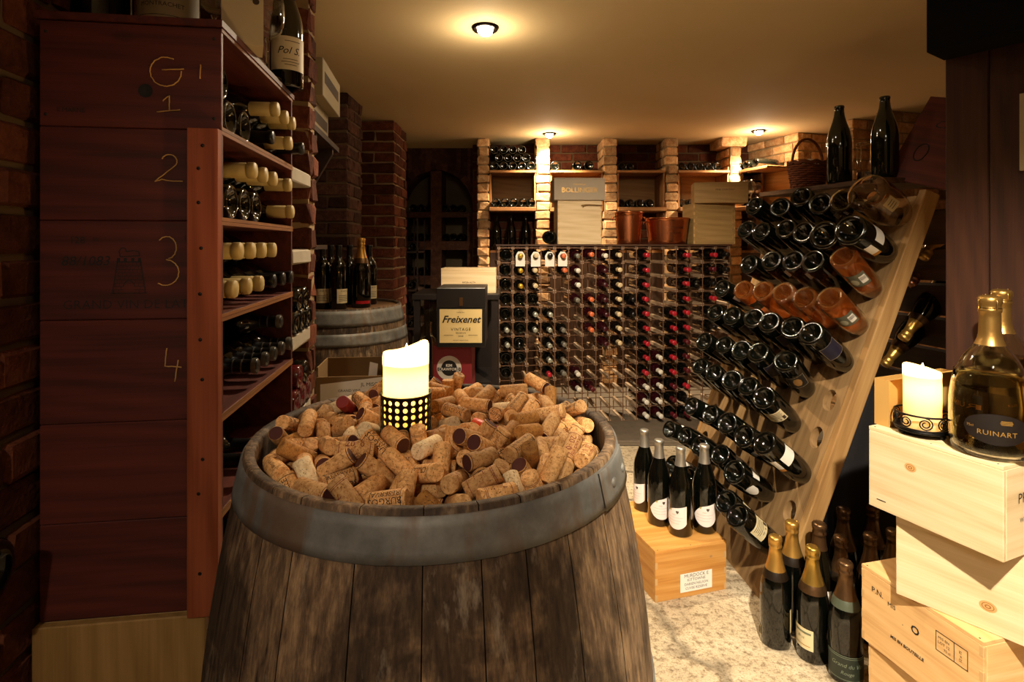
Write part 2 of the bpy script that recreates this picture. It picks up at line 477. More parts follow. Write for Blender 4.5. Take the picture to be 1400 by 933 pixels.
_lm = {}
def label_mesh(key):
    """Paper labels by look; front of the bottle is local -Y."""
    if key in _lm: return _lm[key]
    m = MB(); mats = [PAPER, INK]; o = .0006
    if key == 'white_block':                                  # plain back label on dark bottles in the riddling board
        m.patch(.0445 + o, .05, .098, -.028, .028, 10); mats = [PAPER, INKB]
        for i in range(4): m.patch(.0445 + 2 * o, .058 + i * .009, .0605 + i * .009, -.02, .02 - .004 * (i % 2), 8, 1)
    elif key == 'cream_block':
        m.patch(.0445 + o, .045, .105, -.035, .035, 12); mats = [CREAM, INKB]
        m.text_cyl('R. de', .013, .0445 + 2 * o, .093, 1)
        for i in range(5): m.patch(.0445 + 2 * o, .053 + i * .007, .0552 + i * .007, -.028 + .004 * (i % 2), .027 - .003 * (i % 3), 8, 1)
        m.patch(.0445 + 2 * o, .082, .1, -.031, -.02, 4, 1)
    elif key == 'navy_block':
        m.patch(.0445 + o, .045, .115, -.034, .034, 12); mats = [NAVY, plain('pale_gold_edge', 'a8977a', .4, metal=.3)]
        for z in (.045, .1138): m.patch(.0445 + 2 * o, z, z + .0012, -.034, .034, 12, 1)
        for s_ in (-.034, .0328): m.patch(.0445 + 2 * o, .045, .115, s_, s_ + .0012, 2, 1)
    elif key == 'tan_block':
        m.patch(.0445 + o, .05, .118, -.032, .032, 12); mats = [plain('black_label_paper', '14100d', .5), plain('ochre_crest', '8a6534', .5), plain('pale_gold_edge', 'a8977a', .4, metal=.3)]
        def hx(q): return .022 * (1 - max(0, abs(q) - .007) / .012)
        m.patch(.0445 + 2 * o, lambda q: .084 - hx(q), lambda q: .084 + hx(q), -.014, .014, 12, 1)
        for z in (.05, .1168): m.patch(.0445 + 2 * o, z, z + .0012, -.032, .032, 12, 2)
        for s_ in (-.032, .0308): m.patch(.0445 + 2 * o, .05, .118, s_, s_ + .0012, 2, 2)
    elif key == 'white_left': m.patch(.0445 + o, .05, .092, -.06, -.012, 10)
    elif key == 'white_round':
        m.patch(.0445 + o, lambda q: .055 + .018 * ((q - .032) / .018) ** 2 * .5, lambda q: .115 - .02 * ((q - .032) / .018) ** 2, .014, .05, 10)
    elif key == 'orange_white':
        m.patch(.0445 + o, .052, .1, -.05, .012, 12); m.patch(.0445 + o, .05, .1, .028, .05, 6); mats = [PAPER, plain('amber_stripe', 'b87a2c', .5)]
        m.patch(.0445 + o, .1, .114, .028, .05, 6, 1)
    elif key == 'rose_back':
        R = .0445 + o
        m.patch(R, .06, .125, -.03, .034, 12, 0); mats = [plain('olive_grey_label', '5d5c4a', .5), PAPER, plain('pale_seal', 'a7a389', .6), INKB]
        m.patch(R + o, .075, .112, -.026, -.004, 6, 1)
        for i in range(7): m.patch(R + 2 * o, .08, .096, -.024 + i * .0028, -.0228 + i * .0028, 1, 3)
        m.patch(R + o, lambda q: .1 - .016 * math.sqrt(max(0, 1 - ((q - .016) / .013) ** 2)), lambda q: .1 + .016 * math.sqrt(max(0, 1 - ((q - .016) / .013) ** 2)), .003, .029, 10, 2)
    elif key == 'rose_strip':
        m.patch(.0445 + o, .05, .11, -.012, .012, 6); mats = [plain('olive_grey_label', '5d5c4a', .5), PAPER]
        m.patch(.0445 + 2 * o, .07, .1, -.009, .009, 4, 1)
    elif key == 'blanc_block':
        m.patch(.0655 + o, .03, .085, -.02, .02, 8); mats = [plain('buff_label_paper', 'b49a6c', .6), INKB]
        for i in range(3): m.patch(.0655 + 2 * o, .045 + .012 * i, .048 + .012 * i, -.012, .012, 4, 1)
    elif key == 'teardrop':
        R = .041 + o; mats = [plain('blush_white_label', 'eadfd8', .6, noise=.03), plain('heart_print', '4a4038', .6), plain('rose_hairline', 'b79a8c', .6), plain('olive_print', 'a59a55', .6)]
        lo = lambda q: .075 - .048 * math.sqrt(max(0, 1 - ((q - .006) / .046) ** 2)) if q < .052 else .075
        hi = lambda q: .098 + .012 * q / .05 - (.028 * max(0, (-q) / .04) ** 2.2)
        m.patch(R, lo, hi, -.038, .044, 18)
        m.patch(R + o, lambda q: .086 - .006 * (1 - abs(q - .012) / .005), lambda q: .091, .007, .017, 6, 1)
        for i in range(3): m.patch(R + o, lambda q, i=i: .066 - .010 * i + 3 * q * q, lambda q, i=i: .0668 - .010 * i + 3 * q * q, -.025, .03 - .006 * i, 8, 2)
        m.patch(R + o, .088, .094, -.016, -.010, 3, 3); m.text_cyl('mes', .008, R + 2 * o, .077, 2, .2)
    elif key == 'wrap_edge':
        m.patch(.041 + o, .03, .1, -.006, .006, 4)
    elif key == 'champ_cream':
        R = .0445 + o; m.patch(R, .04, .1, -.04, .036, 12); mats = [CREAM, GOLDINK, plain('grey_green_stripe', '6d7259', .5)]
        m.patch(R + o, .085, .091, -.034, .03, 8, 2); m.text_cyl('Brut', .012, R + o, .072, 2, .3); m.patch(R + o, .05, .052, -.03, .028, 6, 1)
    elif key == 'champ_dark':
        R = .0445 + o; m.patch(R, .014, .085, -.06, .06, 16); mats = [plain('dark_green_label', '20281f', .45), plain('silver_green_print', '7f8a78', .4, metal=.3)]
        m.text_cyl('Grand du Vin', .0155, R + o, .058, 1, .25); m.text_cyl('Rouge', .0135, R + o, .037, 1, .25)
        for z in (.083, .078, .018): m.patch(R + o, z, z + .0013, -.06, .06, 14, 1)
    elif key == 'champ_side':
        R = .0445 + o; m.patch(R, .02, .05, -.07, -.052, 4); m.patch(R, .05, .12, .05, .062, 4); mats = [CREAM, INK]
        m.patch(R + o, .024, .046, -.067, -.055, 3, 1)
    elif key == 'champ_green':
        R = .0445 + o; m.patch(R, .09, .155, -.012, .045, 8); mats = [PAPER, INK]
    elif key == 'port_cream':
        R = .0375 + o; m.patch(R, .03, .095, -.034, .03, 10); mats = [CREAM, INKB]
        m.text_cyl('PORTO', .01, R + o, .085, 1)
        for i in range(4): m.patch(R + o, .04 + .008 * i, .042 + .008 * i, -.026, .022, 6, 1)
    elif key == 'red_flash':
        R = .0445 + o; m.patch(R, .02, .034, -.03, .045, 10); mats = [plain('scarlet_label', 'a8141f', .5), INK]
    elif key == 'script_label':
        R = .041 + o; m.patch(R, .04, .125, -.05, .052, 16); mats = [plain('aged_white_label', 'cdbf9f', .6), INK, INKB]
        m.text_cyl('Pol S.', .026, R + o, .088, 1, .35)
        for i, w in enumerate((.02, .028, .024)): m.patch(R + o, .052 + i * .007, .0534 + i * .007, -w + .01, w, 8, 2)
        m.patch(R + o, .112, .1136, -.01, .03, 6, 2)
    _lm[key] = m.mesh('paper_label', mats)
    return _lm[key]

def bottle(label, kind, glass, M, cap=None, labels=(), group=None, scale=1.0, name='wine_bottle', seg=24, clear=None):
    """cap = (material, length, style, band material)"""
    if scale != 1: M = M @ Matrix.Scale(scale, 4)
    r = thing(name, label, 'bottle', M, group)
    put('glass_body', body_mesh(kind, glass, seg), r)
    if cap:
        mat, ln, style, band = (tuple(cap) + (None,) * 4)[:4]
        put('foil_capsule', cap_mesh(kind, mat, ln or .055, style or 'plain', band), r)
    for L in labels:
        if isinstance(L, tuple): put('paper_label', label_mesh(L[0]), r, RZ(L[1]))
        else: put('paper_label', label_mesh(L), r)
    return r

# ------------------------------------------------------------------ crates
PINE = ('b89a6c', 'd2b78c', 'e0c9a2')
def pine(axis): return wood('pale_pine_' + axis, *PINE, axis=axis, rough=.55, tint=.2)
def amber(axis): return wood('amber_pine_' + axis, 'a4682a', 'c98d45', 'dcaa62', axis=axis, rough=.5, tint=.25)
def peach(axis): return wood('peach_pine_' + axis, 'bf8f58', 'd8ac72', 'e3c08c', axis=axis, rough=.55, tint=.2)
def redw(axis): return wood('red_brown_case_wood_' + axis, '331610', '50221a', '672e20', axis=axis, rough=.55, tint=.3)
ENDG = plain('end_grain_pine', 'c39c66', .8, noise=.2)

def closed_crate(name, label, M, w, d, h, wd, group=None, lidh=.009, fingers=True, overhang=0.0, nails=True):
    """Nailed wine case: origin at the left front bottom corner, x along the front, y into the case."""
    r = thing(name, label, 'crate', M, group)
    m = MB(); th = .010; z1 = h - lidh
    m.box((0, 0, 0), (w, th, z1), 0, .45); m.box((0, d - th, 0), (w, d, z1), 0, .6)
    m.box((0, th, 0), (th, d - th, z1), 1, .5); m.box((w - th, th, 0), (w, d - th, z1), 1, .65)
    m.box((th, th, 0), (w - th, d - th, .008), 0, .5)
    if fingers:
        n = max(4, int(z1 / .024))
        for i in range(n):
            if i % 2: continue
            z = z1 * i / n + .002; zz = z1 * (i + 1) / n - .002
            for x0, x1 in ((-.0004, th), (w - th, w + .0004)):
                m.box((x0, -.0005, z), (x1, th * .5, zz), 2, .5)
    b = m.build('box_body', [wd('x'), wd('y'), ENDG], r); bevel(b, .0012, 1)
    l = MB().box((-overhang, -overhang, z1 + .0004), (w + overhang, d + overhang, h), 0, .75)
    if nails:
        for x in (.012, w / 2, w - .012):
            for y in (.006, d - .006): l.lathe([(.0022, h), (.0022, h + .0006), (0, h + .0007)], 8, 1, M=T(x, y, 0))
    lo = l.build('lid', [wd('x'), STEEL], r); bevel(lo, .0015, 1)
    return r

def knot(r, M, s=1.0):
    m = MB()
    for k, (rr, mi, hh) in enumerate(((.0115, 0, .0003), (.0082, 1, .0005), (.0070, 0, .0007), (.0042, 1, .0009), (.0022, 0, .0011))):
        m.lathe([(.0001, hh)] + [(rr * s, hh)], 18, mi, M=M @ Matrix.Diagonal((1.35, 1, 1, 1)))
    m.build('wood_knot', [plain('tan_knot_wood', 'c4955a', .6, noise=.25), plain('knot_rings', '8a5a2e', .6, noise=.4)], r)

FRONT = Matrix(((1, 0, 0, 0), (0, 0, -1, 0), (0, 1, 0, 0), (0, 0, 0, 1)))       # text plane onto a face that looks along -y
SIDE = Matrix(((0, 0, 1, 0), (1, 0, 0, 0), (0, 1, 0, 0), (0, 0, 0, 1)))         # onto a face that looks along +x
def on_front(x, z, y=-.0008, rot=0): return T(x, y, z) @ FRONT @ RZ(rot)
def on_side(y, z, x): return T(x, y, z) @ SIDE

def plate_holes(mb, us, vs, cen, a, b, fmap, th, mi=0, seg=16, skip=()):
    """Sheet with round holes; us, vs are cell borders, cen the hole centre of cell (i, j); fmap(u, v, depth) -> point."""
    for i in range(len(us) - 1):
        for j in range(len(vs) - 1):
            u0, u1, v0, v1 = us[i], us[i + 1], vs[j], vs[j + 1]
            if (i, j) in skip:
                for dd, rev in ((0, False), (th, True)):
                    q = [fmap(u0, v0, dd), fmap(u1, v0, dd), fmap(u1, v1, dd), fmap(u0, v1, dd)]
                    mb.add(q, [(0, 3, 2, 1) if rev else (0, 1, 2, 3)], mi, .5)
                continue
            cu, cv = cen(i, j)
            out = []; inn = []
            for k in range(seg):
                an = 2 * PI * (k + .5) / seg; c, s_ = math.cos(an), math.sin(an)
                tx = ((u1 - cu) if c > 0 else (u0 - cu)) / c if abs(c) > 1e-9 else 1e9
                ty = ((v1 - cv) if s_ > 0 else (v0 - cv)) / s_ if abs(s_) > 1e-9 else 1e9
                t_ = min(tx, ty); out.append((cu + c * t_, cv + s_ * t_)); inn.append((cu + a * c, cv + b * s_))
            cor = {}
            for k in range(seg):            # add the cell's own corners where neighbouring outline points lie on different sides
                p, q = out[k], out[(k + 1) % seg]
                if abs(p[0] - q[0]) > 1e-7 and abs(p[1] - q[1]) > 1e-7:
                    cor[k] = min(((x, y) for x in (u0, u1) for y in (v0, v1)), key=lambda z: (z[0] - (p[0] + q[0]) / 2) ** 2 + (z[1] - (p[1] + q[1]) / 2) ** 2)
            for dd, rev in ((0, False), (th, True)):
                V = [fmap(*p, dd) for p in out] + [fmap(*p, dd) for p in inn]; Fs = []
                for k in range(seg):
                    l = (k + 1) % seg
                    f = [k, l, seg + l, seg + k]
                    if k in cor: V.append(fmap(*cor[k], dd)); f = [k, len(V) - 1, l, seg + l, seg + k]
                    Fs.append(f[::-1] if rev else f)
                mb.add(V, Fs, mi, .5)
            V = [fmap(*p, 0) for p in inn] + [fmap(*p, th) for p in inn]
            mb.add(V, [(k, (k + 1) % seg, seg + (k + 1) % seg, seg + k) for k in range(seg)], mi, .5, True)

# ------------------------------------------------------------------ barrels
OAK = barrel_wood_mat(); GALV = galvanised_mat()
def barrel(name, label, M, hoops, head_drop, n=26, seed=3, lap=None, RB=.285):
    rnd = random.Random(seed)
    r = thing(name, label, 'barrel', M)
    rad = lambda z: RB + .060 * (1 - ((z - .475) / .475) ** 2)
    m = MB(); zs = [i * .95 / 18 for i in range(19)]
    w = [rnd.uniform(.75, 1.3) for _ in range(n)]; tot = sum(w); a = rnd.random() * 6
    for i in range(n):
        da = 2 * PI * w[i] / tot
        pr = [(rad(0) - .018, .004)] + [(rad(z), z) for z in zs] + [(rad(.95) - .002, .9515), (rad(.95) - .013, .950), (rad(.95) - .015, .945), (rad(.9) - .022, .86)]
        pr[1] = (rad(0) - .003, 0)
        m.lathe(pr, 5, 0, rnd.random(), a0=a + .0022, a1=a + da - .0022)
        a += da
    m.lathe([(rad(z) - .007, z) for z in zs[:-1]] + [(rad(.95) - .007, .945)], 52, 1)
    m.build('staves', [OAK, plain('dark_stave_joint', '0c0805', .9)], r)
    h = MB().lathe([(.001, .95 - head_drop), (RB - .014, .95 - head_drop), (RB - .014, .95 - head_drop - .02)], 48)
    h.build('barrel_head', wood('oak_head_boards', '4a3320', '6d4e30', '856440', axis='x', tint=.3), r)
    for k, (z0, z1) in enumerate(hoops):
        q = MB(); zz = [z0 + (z1 - z0) * i / 4 for i in range(5)]
        q.lathe([(rad(z0) + .0002, z0)] + [(rad(z) + .0028, z) for z in zz] + [(rad(z1) + .0002, z1)], 72)
        ho = q.build('hoop', GALV, r)
        if lap and k == 0:
            la, lb = lap
            s_ = MB().lathe([(rad(z0) + .003, z0 + .001)] + [(rad(z) + .0055, z) for z in zz] + [(rad(z1) + .003, z1 - .001)], 8, a0=la, a1=lb)
            s_.build('hoop_overlap', GALV, ho)
            for ra in (la + (lb - la) * .3, la + (lb - la) * .75):
                zc = (z0 + z1) / 2; rr = rad(zc) + .005
                MB().lathe([(.007, 0), (.0065, .002), (.004, .0035), (0, .004)], 12, M=T(rr * math.cos(ra), rr * math.sin(ra), zc) @ RZ(ra) @ Matrix.Rotation(PI / 2, 4, 'Y')).build('rivet', GALV, ho)
    return r

# ------------------------------------------------------------------ brickwork
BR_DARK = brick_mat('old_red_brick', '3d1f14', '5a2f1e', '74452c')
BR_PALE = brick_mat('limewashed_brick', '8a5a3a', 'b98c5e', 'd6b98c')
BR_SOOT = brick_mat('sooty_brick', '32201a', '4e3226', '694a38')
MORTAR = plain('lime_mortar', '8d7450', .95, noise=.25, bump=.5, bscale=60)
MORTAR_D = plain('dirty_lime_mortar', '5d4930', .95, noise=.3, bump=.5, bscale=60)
def bricks(mb, w, d, h, faces='f', course=.075, ln=.225, z0=0.0, proud=.010, jit=.003, seed=1, gap=.011, skin=.05):
    """Brick courses over a mortar core filling x 0..w, y 0..d; faces f(-y), r(+x), l(-x)."""
    rnd = random.Random(seed); st = random.getstate(); random.seed(seed)
    mb.box((.0, .0, z0), (w, d, z0 + h), 1, .5)
    n = max(1, int(round(h / course))); ch = h / n
    for j in range(n):
        a, b = z0 + j * ch + gap / 2, z0 + (j + 1) * ch - gap / 2
        off = (j % 2) * ln / 2 + rnd.uniform(-.01, .01)
        if 'f' in faces:
            x = -off
            while x < w - .01:
                lo, hi = max(x + gap / 2, -(proud if 'l' in faces else 0)), min(x + ln - gap / 2, w + (proud if 'r' in faces else 0))
                if x + ln >= w - .03: hi = w + (proud if 'r' in faces else 0)
                if hi - lo > .02:
                    p = proud + rnd.uniform(-.004, .004)
                    mb.rbox((lo, -p, a), (hi, min(skin, d * .6), b), .006, 0, rnd.random(), jit=jit)
                if hi >= w: break
                x += ln
        for fc in 'rl':
            if fc not in faces: continue
            y = -((j + 1) % 2) * ln / 2 + rnd.uniform(-.01, .01)
            y = max(y, -ln * .45)
            while y < d - .01:
                lo, hi = max(y + gap / 2, 0 if 'f' not in faces else skin * .5), min(y + ln - gap / 2, d)
                if hi - lo > .02:
                    p = proud + rnd.uniform(-.004, .004)
                    if fc == 'r': mb.rbox((w - skin, lo, a), (w + p, hi, b), .006, 0, rnd.random(), jit=jit)
                    else: mb.rbox((-p, lo, a), (skin, hi, b), .006, 0, rnd.random(), jit=jit)
                y += ln
    random.setstate(st)
    return mb
# ------------------------------------------------------------------ the room
CEIL = 2.13
ANG = math.atan2(.1353, .9908)
CAB = T(-.522, 1.0, 0) @ RZ(ANG)                 # frame of the left-hand wall and its cases: x into the room, y away
struct(MB().box((-3.2, -1.6, -.12), (4.2, 6.2, 0)).build('floor', stone_floor_mat()))
struct(MB().box((-3.2, -1.6, CEIL), (4.2, 6.2, CEIL + .1)).build('ceiling', plaster_mat()))
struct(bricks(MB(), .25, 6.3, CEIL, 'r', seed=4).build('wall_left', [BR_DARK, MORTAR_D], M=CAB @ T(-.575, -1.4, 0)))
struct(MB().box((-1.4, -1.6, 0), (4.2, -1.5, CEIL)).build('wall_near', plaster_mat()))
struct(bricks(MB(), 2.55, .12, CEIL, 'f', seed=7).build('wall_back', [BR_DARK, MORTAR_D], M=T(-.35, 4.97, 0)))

# right-hand wall: runs back from near the camera, open niches near its far end
WR = Matrix(((.287, .958, 0, 2.1), (-.958, .287, 0, 5.0), (0, 0, 1, 0), (0, 0, 0, 1)))
w = MB()
bricks(w, 6.6, .12, 1.33, 'f', seed=9)
for a, b in ((0, .60), (1.05, 1.10), (1.28, 1.36), (1.82, 6.6)):
    q = bricks(MB(), b - a, .90, CEIL - 1.33, 'frl', seed=int(a * 50) + 2)
    for i in range(len(q.v)): q.v[i] = q.v[i] + Vector((a, 0, 1.33))
    k = len(w.v); w.v += q.v
    for f, mi, t_ in zip(q.f, q.m, q.t): w.face([x + k for x in f], mi, t_)
w.box((0, .90, 0), (6.6, .98, CEIL), 1)
w.box((0, .0, 1.30), (6.6, .90, 1.33), 1)
struct(w.build('wall_right', [BR_PALE, MORTAR], M=WR))

# far left bay with its bricked arch over bottle bins
m = MB(); bx, Yb = -1.45, 5.15
cx, cz, rx, rz = -.70, 1.54, .345, .39
xs = (-1.45, -1.045, -.955, -.755, -.655, -.42, -.28)
def wallbox(x0, x1, z0, z1, y0=0, y1=.34, mat=0): m.box((x0, Yb + y0, z0), (x1, Yb + y1, z1), mat, random.random() * .5 + .25)
n = 22
for i in range(n):                                 # arch head: soffit and spandrel
    a0, a1 = PI * i / n, PI * (i + 1) / n
    p0 = (cx + rx * math.cos(a0), cz + rz * math.sin(a0)); p1 = (cx + rx * math.cos(a1), cz + rz * math.sin(a1))
    m.add([(p0[0], Yb, p0[1]), (p1[0], Yb, p1[1]), (p1[0], Yb, CEIL), (p0[0], Yb, CEIL)], [(0, 1, 2, 3)], 0, random.random())
    m.add([(p0[0], Yb, p0[1]), (p1[0], Yb, p1[1]), (p1[0], Yb + .34, p1[1]), (p0[0], Yb + .34, p0[1])], [(0, 1, 2, 3)], 0, random.random())
    o0 = (cx + (rx + .06) * math.cos(a0 + .01), cz + (rz + .06) * math.sin(a0 + .01)); o1 = (cx + (rx + .06) * math.cos(a1 - .01), cz + (rz + .06) * math.sin(a1 - .01))
    m.add([(p0[0], Yb - .012, p0[1]), (p1[0], Yb - .012, p1[1]), (o1[0], Yb - .012, o1[1]), (o0[0], Yb - .012, o0[1])], [(0, 1, 2, 3)], 0, random.random())
wallbox(-1.45, cx - rx, 0, CEIL); wallbox(cx + rx, -.28, 0, CEIL)
wallbox(cx - .05, cx + .05, 0, cz + rz - .01, -.015, .34)
for z0, z1 in ((1.49, 1.54), (1.19, 1.27), (.87, .95), (.50, .58)): wallbox(cx - rx, cx + rx, z0, z1, -.01, .34)
for sx in (-1, 1):
    wallbox(cx + sx * rx - (0 if sx > 0 else 0) - (.06 if sx > 0 else 0), cx + sx * rx + (.06 if sx < 0 else 0), 0, 1.5, .0, .34)
wallbox(-1.45, -.28, 0, CEIL, .34, .44, 1)
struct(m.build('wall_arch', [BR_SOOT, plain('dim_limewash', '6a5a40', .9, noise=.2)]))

def pier(name, px0, px1, Y, d, mats, seed, faces='frl', h=CEIL, z=0):
    x0, x1 = (px0 - HX) * Y / F, (px1 - HX) * Y / F
    return struct(bricks(MB(), x1 - x0, d, h, faces, seed=seed, jit=.005, proud=.009).build(name, mats, M=T(x0, Y, z)))
for i, (a, b, mt) in enumerate(((654, 667, 0), (734, 750, 0), (826, 842, 0), (911, 925, 0), (999, 1012, 0))):
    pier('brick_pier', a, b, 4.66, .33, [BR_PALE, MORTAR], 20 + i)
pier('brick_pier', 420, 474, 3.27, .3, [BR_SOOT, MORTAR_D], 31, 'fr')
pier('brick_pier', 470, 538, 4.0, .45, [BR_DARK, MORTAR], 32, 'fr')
# corbel at the head of the lit right-hand pier
q = MB(); q.rbox((0, 0, 0), (.2, .3, .075), .008, 0, .4, jit=.006)
struct(q.build('brick_corbel', [BR_PALE], M=at(988, 199, 4.60)))
struct(MB().rbox((-.35, 3.42, 0), (2.05, 4.95, .033), .008, 0, .6, jit=.004).build('stone_step', plain('dark_step_stone', '5f5242', .85, noise=.35, bump=.5, bscale=40)))

# brick pier with limestone ledges beside the cases
q = bricks(MB(), .25, .30, CEIL, 'fr', seed=41, proud=.008, jit=.004)
struct(q.build('brick_pier', [BR_DARK, MORTAR_D], M=CAB @ T(-.35, .505, 0)))
q = bricks(MB(), .075, .085, CEIL, 'frl', seed=44, proud=.006, jit=.006, skin=.03)
struct(q.build('brick_pier', [BR_DARK, MORTAR], M=CAB @ T(-.085, .735, 0)))
LIME = plain('pale_limestone', '9f9481', .85, noise=.2, bump=.4, bscale=50)
LEDGE_Z = (1.452, 1.222, .985, .765)
for i, z in enumerate(LEDGE_Z):
    o = MB().rbox((-.098, .508, z - .042), (-.002, .733, z), .005, 0, .5, jit=.002).build('stone_ledge', LIME, M=CAB)
    tag(o, 'pale limestone ledge in the brick pier, ' + ('topmost of four', 'second from the top', 'third from the top with dark bottles on it', 'lowest of four')[i], 'ledge', 'limestone ledges')

# ------------------------------------------------------------------ back wall bays
BAYW = wood('brown_shelf_wood_x', '6a4322', '8a5c32', 'a67646', axis='x', tint=.25)
BAYWZ = wood('brown_shelf_wood_z', '6a4322', '8a5c32', 'a67646', axis='z', tint=.25)
BAYS = [(-.188, .200), (.318, .760), (.880, 1.278), (1.388, 1.815), (1.920, 2.10)]
for i, (a, b) in enumerate(BAYS):
    r = thing('wall_shelf', 'brown wooden shelf bay on the back wall, ' + ORD[i] + ' from the arch, between brick piers', 'shelf', (0, 0, 0), 'shelf bays on the back wall')
    y1 = 4.95
    s1 = MB().box((a, 4.64, 1.838), (b, y1, 1.858)).build('upper_shelf', BAYW, r); bevel(s1, .002, 1)
    s2 = MB().box((a, 4.60 if i != 1 else 4.66, 1.517), (b, y1, 1.547)).build('lower_shelf', BAYW, r); bevel(s2, .002, 1)
    for xx in (a, b - .014):
        MB().box((xx, 4.66, 1.548), (xx + .014, y1, 1.837)).build('side_board', BAYWZ, r)
    MB().box((a + .015, y1 - .012, 1.548), (b - .015, y1, 1.837)).build('back_panel', wood('tan_back_panel', '7d5a33', '9c7446', 'b58a58', axis='x', tint=.2), r)
    MB().box((a, 4.70, 1.17), (b, y1, 1.19)).build('bottom_shelf', BAYW, r)
    MB().box((a, 4.70, .036), (b, 4.715, 1.169)).build('added_dark_panel', wood('darkening_panel_wood', '2a1a10', '3d2818', '523722', axis='z'), r)  # panel added to darken what shows through the rack
BACKN = [0]
def lying_out(px, Y, zc, where, group, glass=DARKGLASS, kind='bordeaux'):
    """Bottle lying with its base towards the room."""
    x = (px - HX) * Y / F
    return bottle(where, kind, glass, orient((x, Y, zc), (0, 1, 0), (0, 0, 1)), group=group, seg=20)
for row, cnt in enumerate((5, 4, 4)):
    for k in range(cnt):
        x = -.148 + k * .0765 + (row % 2) * .038
        lying_out(HX + x * F / 4.65, 4.65, 1.858 + .0385 + row * .066, 'dark bottle end, upper shelf of the first bay, %s row, %s along' % (('bottom', 'middle', 'top')[row], ORD[k]), 'bottles stacked in the first bay')
for k, px in enumerate((678, 690, 702, 715, 726)):
    lying_out(px, 4.62, 1.585, 'dark bottle end on the lower shelf of the first bay, %s along' % ORD[k], 'bottles on the lower shelf of the first bay')
for k, px in enumerate((679, 699, 719)):
    bottle('tall dark bottle standing under the lower shelf of the first bay, %s along' % ORD[k], 'champagne', DARKGLASS, T((px - HX) * 4.78 / F, 4.78, 1.19) , group='bottles standing below the first bay', seg=18, scale=.95)
for k, (px, lb) in enumerate(((759, 'lamplit bottle end on the upper shelf beside the glaring brick pier'), (789, 'dark bottle end near the middle of the upper shelf in the second bay'), (805, 'dark bottle end at the far right of the upper shelf in the second bay'))):
    lying_out(px, 4.66, 1.899, lb, 'bottles on the upper shelf of the second bay', kind='burgundy')
for k, px in enumerate((850, 861)):
    lying_out(px, 4.72, 1.896, 'dark bottle end on the upper shelf of the third bay, %s along' % ORD[k], 'bottles on the upper shelf of the third bay')
for k, px in enumerate((849, 862, 875, 888)):
    lying_out(px, 4.70, 1.585, 'dark bottle end on the lower shelf of the third bay, %s along' % ORD[k], 'bottles on the lower shelf of the third bay')
for k, px in enumerate((932, 944, 956, 968, 980)):
    lying_out(px, 4.70, 1.896, 'dark bottle end on the upper shelf of the fourth bay, %s along' % ORD[k], 'bottles on the upper shelf of the fourth bay')
for k, px in enumerate((932, 944, 956)):
    lying_out(px, 4.68, 1.585, 'dark bottle end on the lower shelf of the fourth bay, %s along' % ORD[k], 'bottles on the lower shelf of the fourth bay')
for k, px in enumerate((1020, 1032)):
    lying_out(px, 4.70, 1.896, 'lamplit bottle end on the upper shelf of the fifth bay, %s along' % ORD[k], 'bottles on the upper shelf of the fifth bay')
lying_out(1026, 4.66, 1.588, 'lamplit bottle end on the lower shelf of the fifth bay beside the wine glasses', None)

# the same two shelves carried on along the right-hand wall
r = thing('corner_shelf', 'lamplit wooden corner shelf at the far end of the right brick wall', 'shelf', WR)
s1 = MB().box((.10, -.30, 1.838), (.60, -.005, 1.858)).build('upper_shelf', BAYW, r); bevel(s1, .002, 1)
s2 = MB().box((.10, -.38, 1.517), (.60, -.005, 1.547)).build('lower_shelf', BAYW, r); bevel(s2, .002, 1)
MB().box((.10, -.022, 1.548), (.60, -.005, 1.837)).build('back_panel', wood('honey_panel', '96672f', 'b98544', 'cf9d5a', axis='x', tint=.2), r)
for k in range(4):
    bottle('dark bottle end on the lamplit corner shelf, %s from the back wall' % ORD[k], 'bordeaux', DARKGLASS, WR @ orient((.14 + k * .105, -.29, 1.8965), (0, 1, 0), (0, 0, 1)), group='bottles on the corner shelf', seg=20)
# wine glasses
CRYST = clear_glass('clear_crystal', 'ffffff', 1.5)
def wine_glass(label, M, s=1.0, group='wine glasses on the corner shelf'):
    r = thing('wine_glass', label, 'wine glass', M @ Matrix.Scale(s, 4), group)
    MB().lathe([(.0001, .1), (.012, .101), (.028, .112), (.037, .13), (.0405, .15), (.039, .18), (.0345, .215), (.0335, .2155), (.0380, .18), (.0395, .15), (.036, .131), (.027, .114), (.012, .104), (.0001, .103)], 24).build('bowl', CRYST, r)
    MB().lathe([(.0001, .0), (.034, .0), (.034, .002), (.012, .005), (.004, .012), (.0036, .09), (.008, .0995), (.0001, .0998)], 20).build('stem_and_foot', CRYST, r)
    return r
for k, (s_, y_) in enumerate(((.24, -.30), (.33, -.30), (.42, -.30), (.28, -.20), (.37, -.20))):
    wine_glass('clear wine glass on the lamplit corner shelf, %s row, %s along' % (('front', 'rear')[k // 3], ORD[k % 3]), WR @ T(s_, y_, 1.547))
# bottles and a shelf inside the right-hand niches
r = tag(MB().box((1.11, .02, 1.33), (1.27, .32, 1.352)).build('niche_shelf', wood('dark_niche_board', '2c1a0f', '412817', '523520', axis='x'), M=WR), 'dark board at the foot of the small niche in the right wall', 'shelf')
for k, x in enumerate((1.145, 1.225)):
    bottle('dark bottle standing in the small niche of the right wall, %s from the back' % ORD[k], 'bordeaux', DARKGLASS, WR @ orient((x, .12, 1.352), (0, 0, 1), (0, -1, 0)), labels=['port_cream'], group='bottles in the right wall niche', seg=18, scale=.95)

